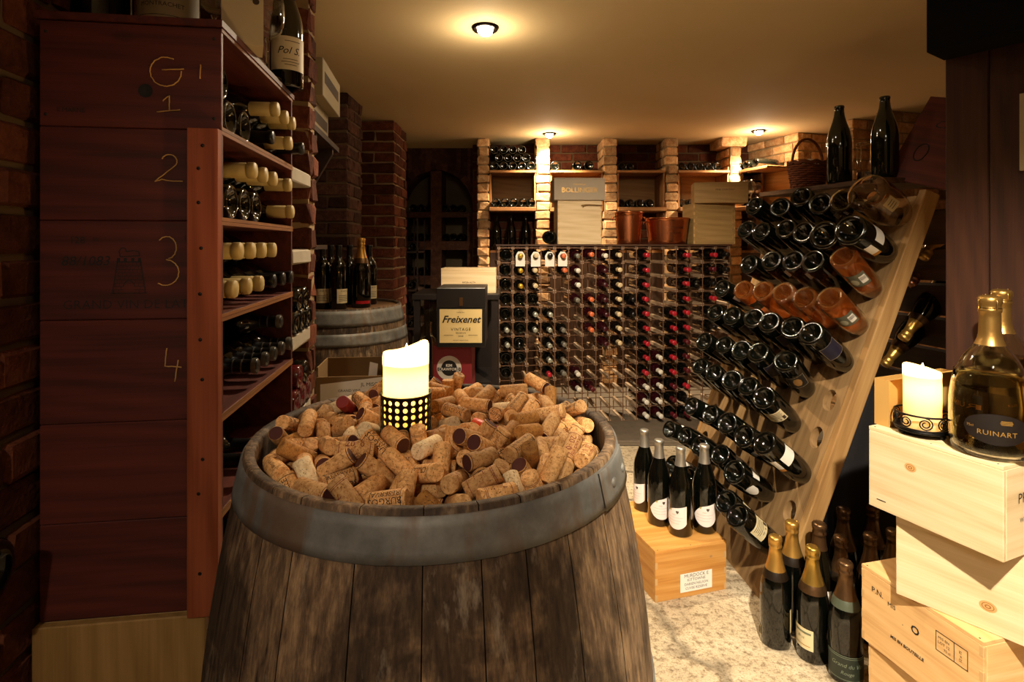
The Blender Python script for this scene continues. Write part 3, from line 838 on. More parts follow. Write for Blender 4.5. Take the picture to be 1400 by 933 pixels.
# ------------------------------------------------------------------ ceiling lamps
LAMPGLOW = emit('lamp_lens', 'fff0d8', 120)
def downlight(label, X, Y, watts, size, blend, tilt=(0, 0), glow=0, col=(1, .80, .54)):
    r = thing('ceiling_spotlight', label, 'ceiling light', (X, Y, CEIL), 'recessed ceiling spotlights')
    MB().lathe([(.034, -.001), (.050, -.012), (.056, -.004), (.058, 0)], 28).build('rim', plain('bronze_lamp_rim', '1a120c', .3, metal=.8), r)
    MB().lathe([(.0001, -.034), (.018, -.032), (.029, -.022), (.033, -.004)], 20).build('lens', LAMPGLOW, r)
    ld = bpy.data.lights.new('spotlight_beam', 'SPOT'); ld.energy = watts; ld.spot_size = math.radians(size); ld.spot_blend = blend
    ld.color = col; ld.shadow_soft_size = .03
    lo = bpy.data.objects.new('spotlight_beam', ld); COL.objects.link(lo); lo.parent = r
    d = Vector((tilt[0], tilt[1], -1)).normalized()
    lo.matrix_local = T(0, 0, -.04) @ d.to_track_quat('-Z', 'Y').to_matrix().to_4x4()
    if glow:                                          # the bare bulb end spills light sideways along the ceiling
        ld = bpy.data.lights.new('bulb_spill', 'POINT'); ld.energy = glow; ld.color = (1, .78, .5); ld.shadow_soft_size = .03
        lo = bpy.data.objects.new('bulb_spill', ld); COL.objects.link(lo); lo.parent = r; lo.matrix_local = T(0, 0, -.13)
    return r
# ------------------------------------------------------------------ big barrel full of corks
BX, BY, BH = -.117, .872, .95
barrel('wine_barrel', 'large weathered oak barrel with a grey steel hoop, its head heaped with corks', T(BX, BY, 0), [(.899, .9445), (.58, .615), (.20, .235), (.01, .055)], .043, lap=(-.62, -.20), RB=.273)

CORKT = cork_mat('natural_cork', 'ab713a', 'dfae70'); CORKD = cork_mat('dark_agglomerate_cork', '8a5a2c', 'b5803f'); CORKP = cork_mat('pale_cork', 'c9a877', 'e6cfa4')
STAIN = plain('wine_stained_cork_end', '4c2019', .8, noise=.35); STAINB = plain('brown_stained_cork_end', '5c3018', .8, noise=.3)
ORANGE = plain('red_orange_stopper', 'd8431a', .45, noise=.06); CARD = plain('printed_cork_ink', '3b2213', .8, noise=.1)
REDINK = plain('maroon_cork_print', '7a2a20', .8, noise=.1)
_ck = {}
def cork_mesh(var, L, R=.0113):
    k = (var, L)
    if k in _ck: return _ck[k]
    m = MB(); h = L / 2; c = .0012
    side = {'dark': CORKD, 'pale': CORKP, 'orange': ORANGE, 'maroon': plain('dark_red_stopper', '7c1d1a', .5, noise=.08)}.get(var, CORKT)
    end = {'stained': STAIN, 'purple': STAIN, 'browned': STAINB}.get(var, side)
    m.lathe([(R - c, -h), (R, -h + c), (R, h - c), (R - c, h)], 20, 0, cap1=True)
    m.lathe([(R - c, -h), (R - c - .0001, -h)], 20, 1); n = len(m.v); m.face([n - 1 - i for i in range(20)], 1)
    if var in ('stained', 'purple', 'browned'): m.lathe([(R + .0001, -h + c), (R + .0001, -h + .0022)], 20, 1)
    rr = R + .00025
    if var.startswith('print'):
        w_ = {'printA': ['MIS EN BOUTEILLE', 'AU DOMAINE'], 'printB': ['CRILLE'], 'printC': ['GRAND VIN', '2010'], 'printD': ['NOBLE', 'FONDUE'], 'printE': ['Real Dorys'], 'printF': ['BURGOS', 'RESERVA']}[var]
        for q, a0 in enumerate((0, 2.1, 4.2)):
            for i, s_ in enumerate(w_):
                m.text_cyl(s_, min(.0125, 1.55 * (L - .006) / max(4, len(s_))), rr, 0, 2, along=True, a_c=a0, s0=(i - (len(w_) - 1) / 2) * .0085)
        for z in (-h + .005, h - .005): m.lathe([(rr, z - .0004), (rr, z + .0004)], 20, 2)
    if var == 'crest':
        for a0 in (0, 2.1, 4.2):
            for i in range(5):
                ww = (.003, .006, .0075, .006, .003)[i]
                vs = [(rr * math.cos(a0 + sg * ww / R), rr * math.sin(a0 + sg * ww / R), -.006 + i * .003 + dz) for sg, dz in ((-1, 0), (1, 0), (1, .0013), (-1, .0013))]
                m.add(vs, [(0, 1, 2, 3)], 2)
        for z in (-h + .006, -h + .008, h - .007): m.lathe([(rr, z), (rr, z + .0006)], 20, 2)
    if var == 'year': m.text('2012', .0085, T(0, 0, h + .0002), 2); m.lathe([(.0095, h + .0002), (.0102, h + .0002)], 20, 2)
    _ck[k] = m.mesh('wine_cork', [side, end, REDINK if var in ('printC', 'crest') else CARD])
    return _ck[k]
CORKS = [(-0.063,0.0805,0.0118,-0.867,0.498,-0,0.052),(-0.1444,-0.156,0.0117,0.961,0.276,-0,0.052),(0.1186,0.0198,0.0119,0.882,0.47,-0,0.046),(0.0108,-0.1995,0.0117,0.991,-0.136,0,0.046),
(0.078,0.1725,0.0117,-0.148,0.989,0,0.052),(-0.0676,0.2044,0.0117,0.399,0.917,0,0.046),(0.0673,-0.0406,0.0117,0.559,0.829,-0,0.046),(0.025,0.1374,0.0117,0.245,0.969,-0,0.044),
(-0.1368,-0.0535,0.0117,0.957,0.29,-0,0.052),(-0.0639,0.1338,0.0117,0.329,-0.944,0,0.048),(-0.1411,0.1595,0.0117,0.103,0.995,-0,0.044),(0.1946,-0.0326,0.0117,1,0.009,0,0.05),
(-0.0044,0.0493,0.0117,0.209,0.978,0,0.046),(0.021,-0.144,0.0117,-0.452,0.892,0,0.052),(0.0846,0.0577,0.0117,-1,-0.005,0,0.044),(0.0102,-0.1035,0.0117,1,-0.021,-0,0.048),
(0.0445,0.0149,0.0117,0.202,-0.979,-0,0.05),(-0.0763,0.0469,0.0117,-0.433,-0.902,0,0.046),(-0.0436,0.2356,0.0226,-0,-0,-1,0.044),(0.0674,-0.1845,0.0117,-0.189,0.982,0,0.046),
(-0.1008,0.0197,0.0188,-0.86,0.413,0.301,0.05),(-0.0167,-0.2377,0.0117,0.997,-0.072,-0,0.05),(-0.0122,-0.0423,0.0117,0.447,-0.894,-0,0.046),(-0.2275,-0.0531,0.0117,-0.439,0.898,0,0.048),
(-0.07,-0.0135,0.0118,0.998,-0.055,-0,0.048),(0.0024,0.2031,0.0117,-0.921,-0.39,-0,0.048),(-0.1705,-0.1225,0.0117,0.364,-0.931,-0,0.048),(0.0565,-0.1332,0.0117,0.918,0.397,-0,0.048),
(0.1104,-0.1617,0.0118,-0.309,-0.951,-0,0.048),(0.2351,-0.0413,0.0117,-0.184,-0.983,-0,0.05),(-0.1984,0.0283,0.0117,-0.838,0.546,0,0.048),(0.1223,-0.0807,0.0117,-0.017,1,0,0.046),
(-0.1223,-0.124,0.0117,0.941,0.339,0,0.052),(0.0655,0.1343,0.0118,-0.815,0.58,0,0.05),(0.1161,0.1831,0.0117,-0.975,0.221,0,0.05),(0.0797,-0.007,0.0217,-0.859,0.269,0.436,0.05),
(-0.0266,-0.1014,0.0117,0.053,-0.999,-0,0.052),(-0.08,-0.1752,0.0117,-0.916,0.402,0,0.05),(-0.071,-0.0365,0.0118,0.998,-0.055,0,0.048),(-0.116,0.1294,0.0117,-0.948,-0.319,-0,0.052),
(-0.1906,-0.1341,0.0117,0.364,-0.931,-0,0.046),(0.1007,-0.0511,0.0117,0.731,0.682,-0,0.044),(-0.1984,-0.0226,0.0117,-0.37,-0.929,0,0.052),(0.097,-0.1012,0.0117,0.009,1,0,0.05),
(-0.0878,0.0861,0.0361,0.074,-0.813,-0.578,0.048),(0.0443,-0.0263,0.0224,0.816,-0.286,0.503,0.048),(0.1784,-0.1379,0.0117,-0.977,0.212,0,0.044),(0.0501,0.2185,0.0117,-0.919,-0.395,0,0.05),
(0.1327,-0.0016,0.0117,-0.925,-0.379,-0,0.048),(-0.0019,-0.0087,0.0117,-0.895,0.446,-0,0.044),(-0.0163,-0.1594,0.0117,-0.722,-0.692,-0,0.052),(-0.1975,-0.0888,0.0117,-0.992,-0.13,-0,0.044),
(0.1717,-0.0557,0.0117,-1,-0.009,-0,0.052),(0.094,-0.1558,0.0278,-0.438,0.281,-0.854,0.05),(0.1395,0.0155,0.0306,-0.9,-0.433,0.041,0.044),(0.1033,0.2135,0.0117,-0.931,0.366,0,0.05),
(-0.132,0.0611,0.0117,-0.477,0.879,-0,0.048),(0.027,-0.2256,0.0205,-0.764,0.501,0.407,0.048),(-0.0492,-0.1994,0.0117,0.365,0.931,0,0.044),(0.0051,-0.0003,0.0329,-0.388,0.823,-0.414,0.044),
(0.0162,-0.08,0.0117,-0.998,0.056,0,0.052),(-0.0339,0.1126,0.016,-0.219,-0.959,0.178,0.05),(0.1456,-0.0938,0.0117,0.003,1,-0,0.052),(-0.0823,-0.13,0.0117,0.039,0.999,-0,0.046),
(-0.0598,-0.1432,0.0117,-0.039,-0.999,0,0.046),(-0.1099,0.0958,0.0117,0.863,0.505,0,0.048),(0.149,0.0721,0.0117,-0.804,0.594,0,0.052),(-0.0744,0.1086,0.0262,-0.505,0.787,-0.354,0.05),
(0.2122,-0.1103,0.0117,-0.467,-0.884,0,0.044),(-0.0863,-0.1975,0.0117,-0.916,0.402,-0,0.044),(-0.091,0.2067,0.0184,0.248,0.923,-0.295,0.048),(0.0145,-0.0389,0.0214,0.814,-0.395,-0.426,0.05),
(-0.1113,-0.0956,0.0117,0.941,0.339,0,0.048),(0.0217,0.0157,0.0181,0.311,-0.895,0.319,0.044),(-0.1906,-0.1437,0.0346,0.61,-0.791,0.047,0.048),(0.1965,0.0859,0.0117,0.252,0.968,-0,0.046),
(-0.0123,0.1042,0.0117,0.291,0.957,0,0.052),(-0.1163,0.1707,0.0117,-0.035,-0.999,0,0.05),(-0.1671,0.0497,0.0117,0.986,0.166,-0,0.044),(-0.01,0.1455,0.0117,0.969,-0.245,0,0.048),
(0.0675,0.0301,0.0205,0.614,-0.698,-0.369,0.052),(-0.0913,0.0389,0.0324,0.76,-0.497,0.42,0.048),(0.0518,0.0975,0.0117,0.815,0.579,0,0.046),(-0.2012,0.104,0.0117,0.243,-0.97,0,0.048),
(0.1837,-0.0786,0.0117,-1,-0.009,0,0.052),(0.2172,0.0736,0.0118,0.252,0.968,-0,0.044),(-0.0268,-0.0581,0.0253,-0.418,0.201,-0.886,0.044),(-0.1225,-0.0103,0.0117,0.756,0.655,-0,0.046),
(0.1758,0.1628,0.0266,0,-0,1,0.052),(-0.1344,0.0053,0.0247,0.791,-0.09,0.605,0.05),(-0.1283,0.1698,0.0317,-0.066,-0.998,-0.022,0.044),(0.0153,0.2381,0.0117,0.998,-0.066,0,0.044),
(0.086,0.0419,0.0303,0.507,-0.457,-0.731,0.05),(0.0028,0.1777,0.0117,-0.935,-0.354,-0,0.044),(0.0221,-0.1399,0.0348,1,-0.027,0,0.044),(-0.136,0.0995,0.028,0.849,0.528,-0.027,0.046),
(-0.0695,0.2291,0.0419,-0.497,-0.162,-0.852,0.044),(0.0797,0.0803,0.0229,-0.348,-0.717,0.603,0.044),(-0.1734,-0.0127,0.0275,0.276,-0.593,-0.756,0.052),(0.0928,-0.2196,0.0117,-0.922,-0.388,0,0.048),
(-0.063,0.0646,0.0348,-0.626,-0.78,-0.009,0.046),(0.1904,0.1228,0.0117,-0.999,-0.035,-0,0.044),(0.1133,-0.1126,0.0291,-0.553,0.77,0.318,0.048),(0.1442,-0.0299,0.0117,-0.727,-0.686,-0,0.046),
(0.0528,0.1798,0.0189,-0.375,0.874,-0.309,0.05),(0.0455,0.1211,0.0253,0.058,0.035,0.998,0.048),(-0.0969,-0.2179,0.0117,-0.916,0.402,0,0.048),(-0.1097,0.0717,0.0247,-0.021,0.246,0.969,0.044),
(-0.0329,0.2119,0.0117,0.617,0.787,0,0.044),(0.1355,-0.143,0.0271,-0.388,-0.502,0.773,0.05),(0.2195,-0.0934,0.0346,-0.391,-0.921,0,0.044),(-0.1557,0.0087,0.0371,0.705,-0.386,0.595,0.052),
(-0.0642,-0.093,0.0117,0.68,-0.733,0,0.052),(0.2015,0.0427,0.0117,0.968,-0.249,-0,0.048),(0.0144,-0.1775,0.0219,-0.752,0.516,-0.41,0.044),(0.0219,0.2185,0.0346,-0.347,-0.938,0,0.048),
(0.1159,0.1295,0.0117,-0.742,-0.67,-0,0.046),(0.1394,-0.0143,0.0299,-0.816,-0.555,-0.161,0.05),(-0.159,-0.1302,0.0333,-0.371,0.929,0.003,0.046),(0.2319,0.0122,0.0117,-0.206,-0.978,-0,0.052),
(0.1007,0.165,0.0238,0.742,-0.316,-0.591,0.048),(0.101,0.0022,0.035,-0.638,0.77,0.014,0.046),(-0.1329,0.0671,0.0414,0.032,-0.943,-0.331,0.05),(0.0614,-0.0759,0.0232,0.826,-0.077,-0.559,0.048),
(-0.1374,-0.1223,0.0339,-0.36,0.899,-0.25,0.048),(0.2098,-0.0003,0.0252,-0.594,-0.422,-0.685,0.048),(0.1339,-0.0626,0.0334,-0.003,-0.998,-0.067,0.048),(-0.0514,0.0103,0.0117,-0.965,0.262,-0,0.044),
(0.0858,-0.1855,0.0279,-0.391,0.769,0.505,0.05),(0.2016,-0.0429,0.0326,0.566,-0.771,-0.293,0.052),(0.0648,0.1427,0.0344,-0.993,0.104,0.058,0.046),(-0.1172,-0.0244,0.0301,-0.768,0.353,0.534,0.046),
(0.0901,-0.0238,0.0355,-0.528,0.566,0.633,0.048),(-0.0244,-0.1961,0.0228,0.255,0.83,0.495,0.05),(0.1052,0.1877,0.0346,-0.867,0.498,-0.001,0.048),(-0.047,0.1349,0.0279,0.042,0.935,-0.351,0.044),
(0.0884,-0.064,0.0347,0.876,-0.48,-0.039,0.044),(-0.1656,0.0773,0.0287,-0.678,0.713,-0.179,0.044),(0.1838,0.0145,0.0117,-0.982,-0.187,-0,0.046),(0.1711,-0.0479,0.0335,-0.759,0.601,-0.252,0.048),
(-0.2017,0.0668,0.0117,0.979,0.204,0,0.046),(0.1983,0.1027,0.0357,-0.749,-0.617,-0.241,0.05),(-0.12,-0.2059,0.0346,0.861,-0.508,0,0.052),(-0.1826,0.1241,0.0117,0.243,-0.97,-0,0.05),
(-0.0448,0.0408,0.0359,-0.526,0.058,-0.848,0.05),(0.064,0.2243,0.0347,-0.93,0.368,-0.005,0.044),(-0.01,-0.2104,0.0347,-0.051,-0.712,-0.7,0.048),(0.1462,0.1885,0.0321,0.737,-0.58,0.346,0.05),
(-0.1753,0.0544,0.0348,0.651,-0.759,-0,0.052),(-0.0217,-0.113,0.0346,0.924,0.382,0,0.044),(0.1873,-0.1157,0.0242,0.009,-0.847,0.532,0.052),(-0.0963,0.0585,0.0499,-0.816,-0.571,-0.089,0.05),
(0.1425,0.1557,0.0236,-0,-0,1,0.046),(-0.0245,-0.1395,0.0243,-0.674,-0.3,-0.675,0.046),(0.0057,0.2275,0.0504,-0.333,0.202,-0.921,0.052),(0.0535,-0.2173,0.0242,0.316,-0.865,0.389,0.05),
(-0.1652,0.1587,0.0189,-0.135,-0.924,0.358,0.044),(-0.041,0.1732,0.0219,-0.785,0.429,-0.447,0.05),(-0.0237,0.043,0.0266,-0.482,0.635,-0.604,0.05),(-0.0999,-0.0255,0.0471,-0.036,-0.929,0.368,0.052),
(0.0153,0.0228,0.0398,0.427,-0.83,0.358,0.052),(-0.2165,-0.0045,0.0117,0.397,0.918,-0,0.048),(-0.1157,0.2097,0.0226,0,-0,1,0.044),(0.1223,-0.188,0.0247,0.344,-0.719,-0.604,0.05),
(0.1848,0.0008,0.0305,0.514,0.739,0.435,0.048),(-0.1018,-0.0666,0.0117,-0.926,-0.377,0,0.044),(-0.0563,-0.197,0.0334,0.378,0.926,0.005,0.044),(0.1804,-0.1572,0.027,0.313,0.355,0.881,0.048),
(0.0137,-0.0733,0.0344,0.173,0.865,-0.471,0.048),(0.1339,0.0521,0.0183,-0.896,0.331,-0.297,0.048),(-0.0852,-0.094,0.0343,-0.207,-0.978,-0.032,0.048),(-0.0924,-0.13,0.0553,0.977,0.183,-0.105,0.05),
(-0.2176,0.0981,0.0271,0.348,0.778,0.523,0.046),(-0.2371,0.0264,0.0117,-0.105,-0.995,0,0.048),(0.0277,-0.117,0.0446,0.708,-0.041,0.705,0.046),(0.0601,-0.1028,0.0117,-0.996,-0.089,-0,0.048),
(0.1622,0.1296,0.033,-0.21,-0.967,-0.148,0.044),(-0.2057,-0.0945,0.0345,0.267,0.96,0.085,0.048),(-0.0046,0.1824,0.0344,0.947,-0.321,0.033,0.048),(0.0231,0.103,0.0232,-0.778,0.175,-0.604,0.044),
(0.1123,-0.0403,0.0449,0.455,0.8,0.391,0.044),(0.1685,0.0848,0.0209,-0.465,0.749,-0.472,0.044),(-0.0845,0.1665,0.026,0.567,0.676,0.47,0.044),(0.1453,0.1201,0.0117,-0.55,-0.835,-0,0.046),
(0.0982,0.1274,0.0324,0.108,0.942,-0.318,0.052),(-0.164,0.1223,0.0267,-0.69,0.445,0.571,0.044),(-0.1804,-0.101,0.0405,-0.714,-0.429,0.554,0.052),(0.0449,0.067,0.0225,0.49,0.739,0.462,0.052),
(0.1601,-0.086,0.0336,0.191,-0.92,-0.343,0.052),(0.115,0.0288,0.0409,0.019,-0.68,0.733,0.046),(-0.0995,-0.1756,0.0343,0.794,0.605,0.061,0.044),(-0.1089,-0.1351,0.0299,-0.168,0.866,0.472,0.05),
(0.0214,0.1394,0.0346,-0.066,0.998,-0.011,0.048),(-0.0243,-0.2373,0.0376,-0.983,0.096,-0.157,0.046),(-0.1045,0.1341,0.0355,-0.089,0.975,0.203,0.05),(-0.0581,-0.0722,0.027,0.065,0.89,-0.452,0.052),
(-0.238,0.0145,0.0437,-0.059,-0.915,0.4,0.05),(-0.1526,0.1656,0.0444,0.653,-0.638,0.408,0.046),(0.0334,-0.091,0.0473,0.008,0.386,0.922,0.052),(0.2344,0.0452,0.0334,0.189,-0.959,0.212,0.046),
(-0.1049,-0.0766,0.0374,-0.171,-0.967,0.186,0.052),(-0.1957,0.0341,0.0347,0.392,-0.873,0.288,0.052),(0.0477,0.0046,0.0379,0.251,0.935,-0.25,0.044),(0.0766,-0.1217,0.0577,-0.388,-0.776,0.497,0.05),
(0.078,-0.1369,0.0315,-0.766,-0.62,-0.169,0.052),(0.0581,-0.1092,0.0642,0.443,0.809,-0.387,0.052),(0.1125,0.0968,0.0218,0.348,0.835,0.427,0.052),(0.0508,-0.0524,0.0429,0.554,-0.168,0.816,0.048),
(-0.0421,0.2125,0.0455,-0.604,-0.107,-0.79,0.05),(-0.0383,-0.0776,0.042,0.277,-0.868,-0.412,0.044),(0.0816,-0.2019,0.0439,-0.875,-0.195,-0.443,0.046),(0.1136,0.2099,0.0425,-0.824,0.454,-0.341,0.05),
(0.1345,0.0935,0.0374,-0.818,-0.008,0.575,0.046),(-0.0501,0.0944,0.0536,-0.279,-0.81,0.516,0.044),(0.0769,-0.0375,0.0521,-0.89,0.404,0.21,0.044),(-0.0627,0.188,0.0413,0.691,-0.701,0.176,0.05),
(0.0584,-0.1223,0.0425,-0.134,-0.938,0.319,0.052),(-0.1562,-0.1807,0.0235,-0.565,0.489,0.665,0.044),(-0.1027,0.1838,0.0461,0.165,0.878,0.449,0.044),(-0.0281,-0.1535,0.0452,-0.767,0.412,0.492,0.048),
(-0.1456,0.0298,0.0226,-0,-0,1,0.044),(-0.0069,0.2077,0.0454,-0.009,0.02,1,0.044),(0.2015,-0.0782,0.0402,-0.419,-0.749,-0.513,0.044),(-0.063,-0.1386,0.0346,0.912,0.409,0,0.05),
(-0.0796,0.1528,0.0471,0.746,-0.033,-0.665,0.046),(0.1585,-0.1485,0.03,0.313,0.754,0.577,0.052),(0.1281,-0.1096,0.0512,0.563,0.821,0.094,0.052),(-0.1492,0.1156,0.0529,-0.59,0.804,0.072,0.044),
(0.0425,0.0523,0.0406,0.761,0.544,0.353,0.05),(0.0686,0.0129,0.0503,0.252,0.903,-0.346,0.044),(-0.0235,0.1208,0.036,0.069,-0.997,0.038,0.044),(0.0468,-0.1865,0.0376,0.197,0.948,-0.252,0.052),
(0.1419,-0.1302,0.0462,0.093,0.623,-0.776,0.048),(0.0027,-0.1179,0.0554,0.446,0.894,-0.034,0.046),(0.0291,0.1113,0.0577,-0.31,0.95,0.028,0.05),(0.0927,0.019,0.0584,-0.102,-0.954,0.281,0.044),
(-0.1395,-0.1686,0.0347,-0.526,0.319,0.788,0.05),(-0.1084,-0.1567,0.0464,0.837,0.158,0.523,0.044),(0.0926,-0.0883,0.0476,-0.589,-0.091,-0.803,0.05),(0.2105,0.0448,0.0348,-0.214,0.977,-0.014,0.048),
(0.0588,0.0441,0.0654,-0.928,0.372,-0.008,0.048),(-0.0724,-0.2281,0.0368,0.69,-0.218,-0.69,0.052),(-0.0731,0.0451,0.0597,-0.882,0.064,0.468,0.048),(0.036,0.189,0.0349,-0.326,-0.938,-0.117,0.048),
(0.1767,0.0282,0.0564,-0.926,0.279,-0.255,0.052),(0.1363,0.0022,0.0551,0.742,0.662,-0.106,0.048),(-0.2099,-0.0197,0.0316,0.382,0.924,0.007,0.052),(0.0944,0.0824,0.0471,-0.794,0.565,-0.225,0.052),
(0.1737,-0.0131,0.0475,0.466,0.771,0.434,0.044),(0.0119,-0.1844,0.047,-0.616,0.713,-0.336,0.046),(-0.0129,-0.0866,0.0487,0.092,0.235,-0.968,0.052),(0.186,0.1351,0.0479,0.075,0.649,0.757,0.048),
(-0.1382,-0.0966,0.0498,-0.471,0.859,-0.2,0.044),(-0.0465,-0.0932,0.0578,0.663,-0.732,-0.156,0.044),(-0.0521,0.1411,0.0497,-0.725,-0.671,0.158,0.052),(0.0676,0.1832,0.0395,-0.161,0.909,-0.383,0.046),
(0.1772,0.0865,0.053,0.156,-0.988,-0.018,0.048),(-0.0013,0.0834,0.0553,0.489,0.867,-0.097,0.05),(0.2224,0.0758,0.0484,-0.441,0.763,-0.473,0.05),(-0.0012,0.1331,0.0347,0.066,-0.998,0,0.046),
(0.0261,-0.157,0.0503,-0.003,-0.625,-0.78,0.046),(-0.1373,-0.0401,0.0312,-0.814,0.493,-0.307,0.05),(-0.1403,-0.0841,0.0228,0.869,-0.021,0.494,0.05),(0.0124,-0.0454,0.0452,0.874,0.485,0.009,0.046),
(0.126,0.1387,0.0377,-0.719,0.529,0.452,0.046),(0.0751,0.1193,0.0458,0.569,0.648,0.506,0.05),(-0.0687,-0.1024,0.0499,-0.739,0.349,0.577,0.05),(-0.2379,-0.0195,0.0335,-0.062,0.8,-0.597,0.046),
(0.0092,0.0646,0.0401,-0.902,-0.309,-0.301,0.052),(0.1376,0.0697,0.033,0.963,-0.213,0.166,0.046),(-0.0331,0.0688,0.0474,0.468,0.467,-0.75,0.05),(0.0102,0.083,0.0251,-0.768,0.515,0.38,0.048),
(-0.2222,0.0508,0.0427,0.516,-0.735,0.44,0.044),(0.0996,-0.2169,0.0346,0.911,0.412,0,0.046),(0.1694,-0.1692,0.0504,-0.45,-0.45,-0.771,0.046),(0.0749,-0.0755,0.0556,-0.579,-0.072,-0.812,0.044),
(0.1419,-0.0571,0.0554,0.603,0.775,-0.192,0.044),(-0.0198,0.1781,0.0553,0.819,-0.569,-0.071,0.052),(0.163,0.1745,0.07,0.709,-0.658,-0.255,0.046),(-0.0569,-0.1609,0.0404,0.688,0.28,-0.669,0.05),
(0.1787,0.0447,0.0387,-0.681,-0.364,-0.636,0.046),(0.1466,-0.1894,0.0279,0.383,0.284,-0.879,0.05),(0.1509,0.1025,0.0526,0.167,-0.983,0.075,0.05),(-0.1923,0.1416,0.0371,0.594,0.798,0.102,0.048),
(-0.1801,-0.0673,0.0259,0.482,-0.308,0.82,0.046),(0.1201,0.1694,0.0566,0.997,0.035,0.069,0.052),(0.1246,0.0629,0.0602,0.481,0.809,0.338,0.05),(-0.1932,-0.0452,0.0308,-0.565,-0.796,0.217,0.046),
(-0.1371,0.1313,0.0403,0.763,-0.527,0.375,0.044),(-0.028,0.1363,0.0598,0.738,0.649,-0.186,0.05),(0.1426,0.0504,0.0505,0.552,0.604,0.574,0.044),(-0.1679,0.0918,0.0493,0.08,0.831,-0.551,0.052),
(-0.1571,-0.0542,0.0343,0.823,-0.525,0.219,0.046),(-0.1106,0.1122,0.0531,-0.342,-0.88,-0.329,0.046),(-0.0674,0.2069,0.0594,0.846,-0.528,0.07,0.044),(-0.1067,0.0132,0.0521,0.664,0.499,-0.556,0.044),
(0.0426,0.1713,0.0543,-0.39,-0.921,-0.019,0.05),(0.066,0.096,0.0633,0.548,0.769,0.33,0.052),(0.0766,-0.1546,0.0532,0.76,0.649,-0.019,0.044),(0.0611,0.1396,0.0587,0.689,0.704,-0.171,0.044),
(0.0257,0.0352,0.0561,0.809,-0.585,-0.062,0.048),(-0.1331,0.1982,0.0558,-0.717,-0.475,-0.511,0.05),(-0.199,-0.0104,0.0538,-0.203,0.961,0.185,0.05)]
CZ = BH - .043
VARS = ['plain'] * 4 + ['stained'] * 8 + ['browned'] * 5 + ['dark'] * 4 + ['pale'] * 3 + ['printA', 'printB', 'printC', 'printD', 'printE', 'printF'] * 3 + ['crest'] * 7 + ['year'] * 2
CL = {'plain': 'plain tan cork', 'stained': 'red-stained-end cork', 'browned': 'brown-stained-end cork', 'dark': 'dark brown pressed cork', 'pale': 'pale smooth cork', 'crest': 'crest-printed cork', 'year': 'year-stamped cork',
      'printA': 'small-capitals printed cork', 'printB': 'one-word printed cork', 'printC': 'maroon-printed cork', 'printD': 'two-word printed cork', 'printE': 'mixed-case printed cork', 'printF': 'stacked-capitals printed cork'}
rc = random.Random(8)
def proj(p): return (HX + F * p[0] / p[1], HY - F * (p[2] - EYE) / p[1])
special = {}
for key, tx, ty in (('orange', 655, 583), ('purple', 672, 622), ('capA', 470, 560)):
    best = None
    for i, c in enumerate(CORKS):
        if c[2] < .030 or i in special: continue
        u, v_ = proj((BX + c[0], BY + c[1], CZ + c[2]))
        d = (u - tx) ** 2 + (v_ - ty) ** 2 - c[2] * 16000
        if best is None or d < best[0]: best = (d, i)
    special[best[1]] = key
cork_places = {}
for i, (x, y, z, ax, ay, az, L) in enumerate(CORKS):
    d = Vector((ax, ay, az)).normalized(); p = Vector((BX + x, BY + y, CZ + z))
    var = special.get(i) or rc.choice(VARS)
    if var in ('stained', 'browned', 'purple') and d.dot(Vector((0, 0, EYE)) - p) > 0: d = -d      # turn the stained end up to view
    if var == 'year' and d.dot(Vector((0, 0, EYE)) - p) < 0: d = -d
    M_ = orient(p, d, Vector((rc.uniform(-1, 1), rc.uniform(-1.6, 0), rc.uniform(.2, 1.5)))) @ RZ(rc.choice((-PI / 2, -PI / 2, 0, .6, 2)))
    if var == 'capA': var = 'maroon'; lb, g = 'dark red stopper among the corks near the left rim of the barrel', None
    elif var == 'orange': lb, g = 'bright red-orange stopper lying amid the corks on the barrel', None
    elif var == 'purple': lb, g = 'cork with a purple-stained end amid the front of the barrel heap', None
    else: lb, g = None, 'corks heaped on the barrel'
    o = put('wine_cork', cork_mesh(var, L), None, M_)
    tag(o, lb, 'cork', g)
    if lb is None:                                     # which cork: its look, its place round the heap as on a clock face (twelve at the far side)
        rr_ = math.hypot(x, y); hr = round(math.degrees(math.atan2(x, y)) / 30) % 12
        zone = 'rim-side' if rr_ > .19 else ('central' if rr_ < .09 else 'midway')
        key = '%s %s at %s o\'clock in the barrel heap' % (zone, CL[var], ('twelve', 'one', 'two', 'three', 'four', 'five', 'six', 'seven', 'eight', 'nine', 'ten', 'eleven')[hr])
        cork_places.setdefault(key, []).append((math.hypot(x + .0465, y + .012), i, o))
for key, v in cork_places.items():
    v.sort(key=lambda q: q[:2])
    for k, (_, _, o) in enumerate(v): o['label'] = key if len(v) == 1 else key + ', %s from the candle' % ORD[k]

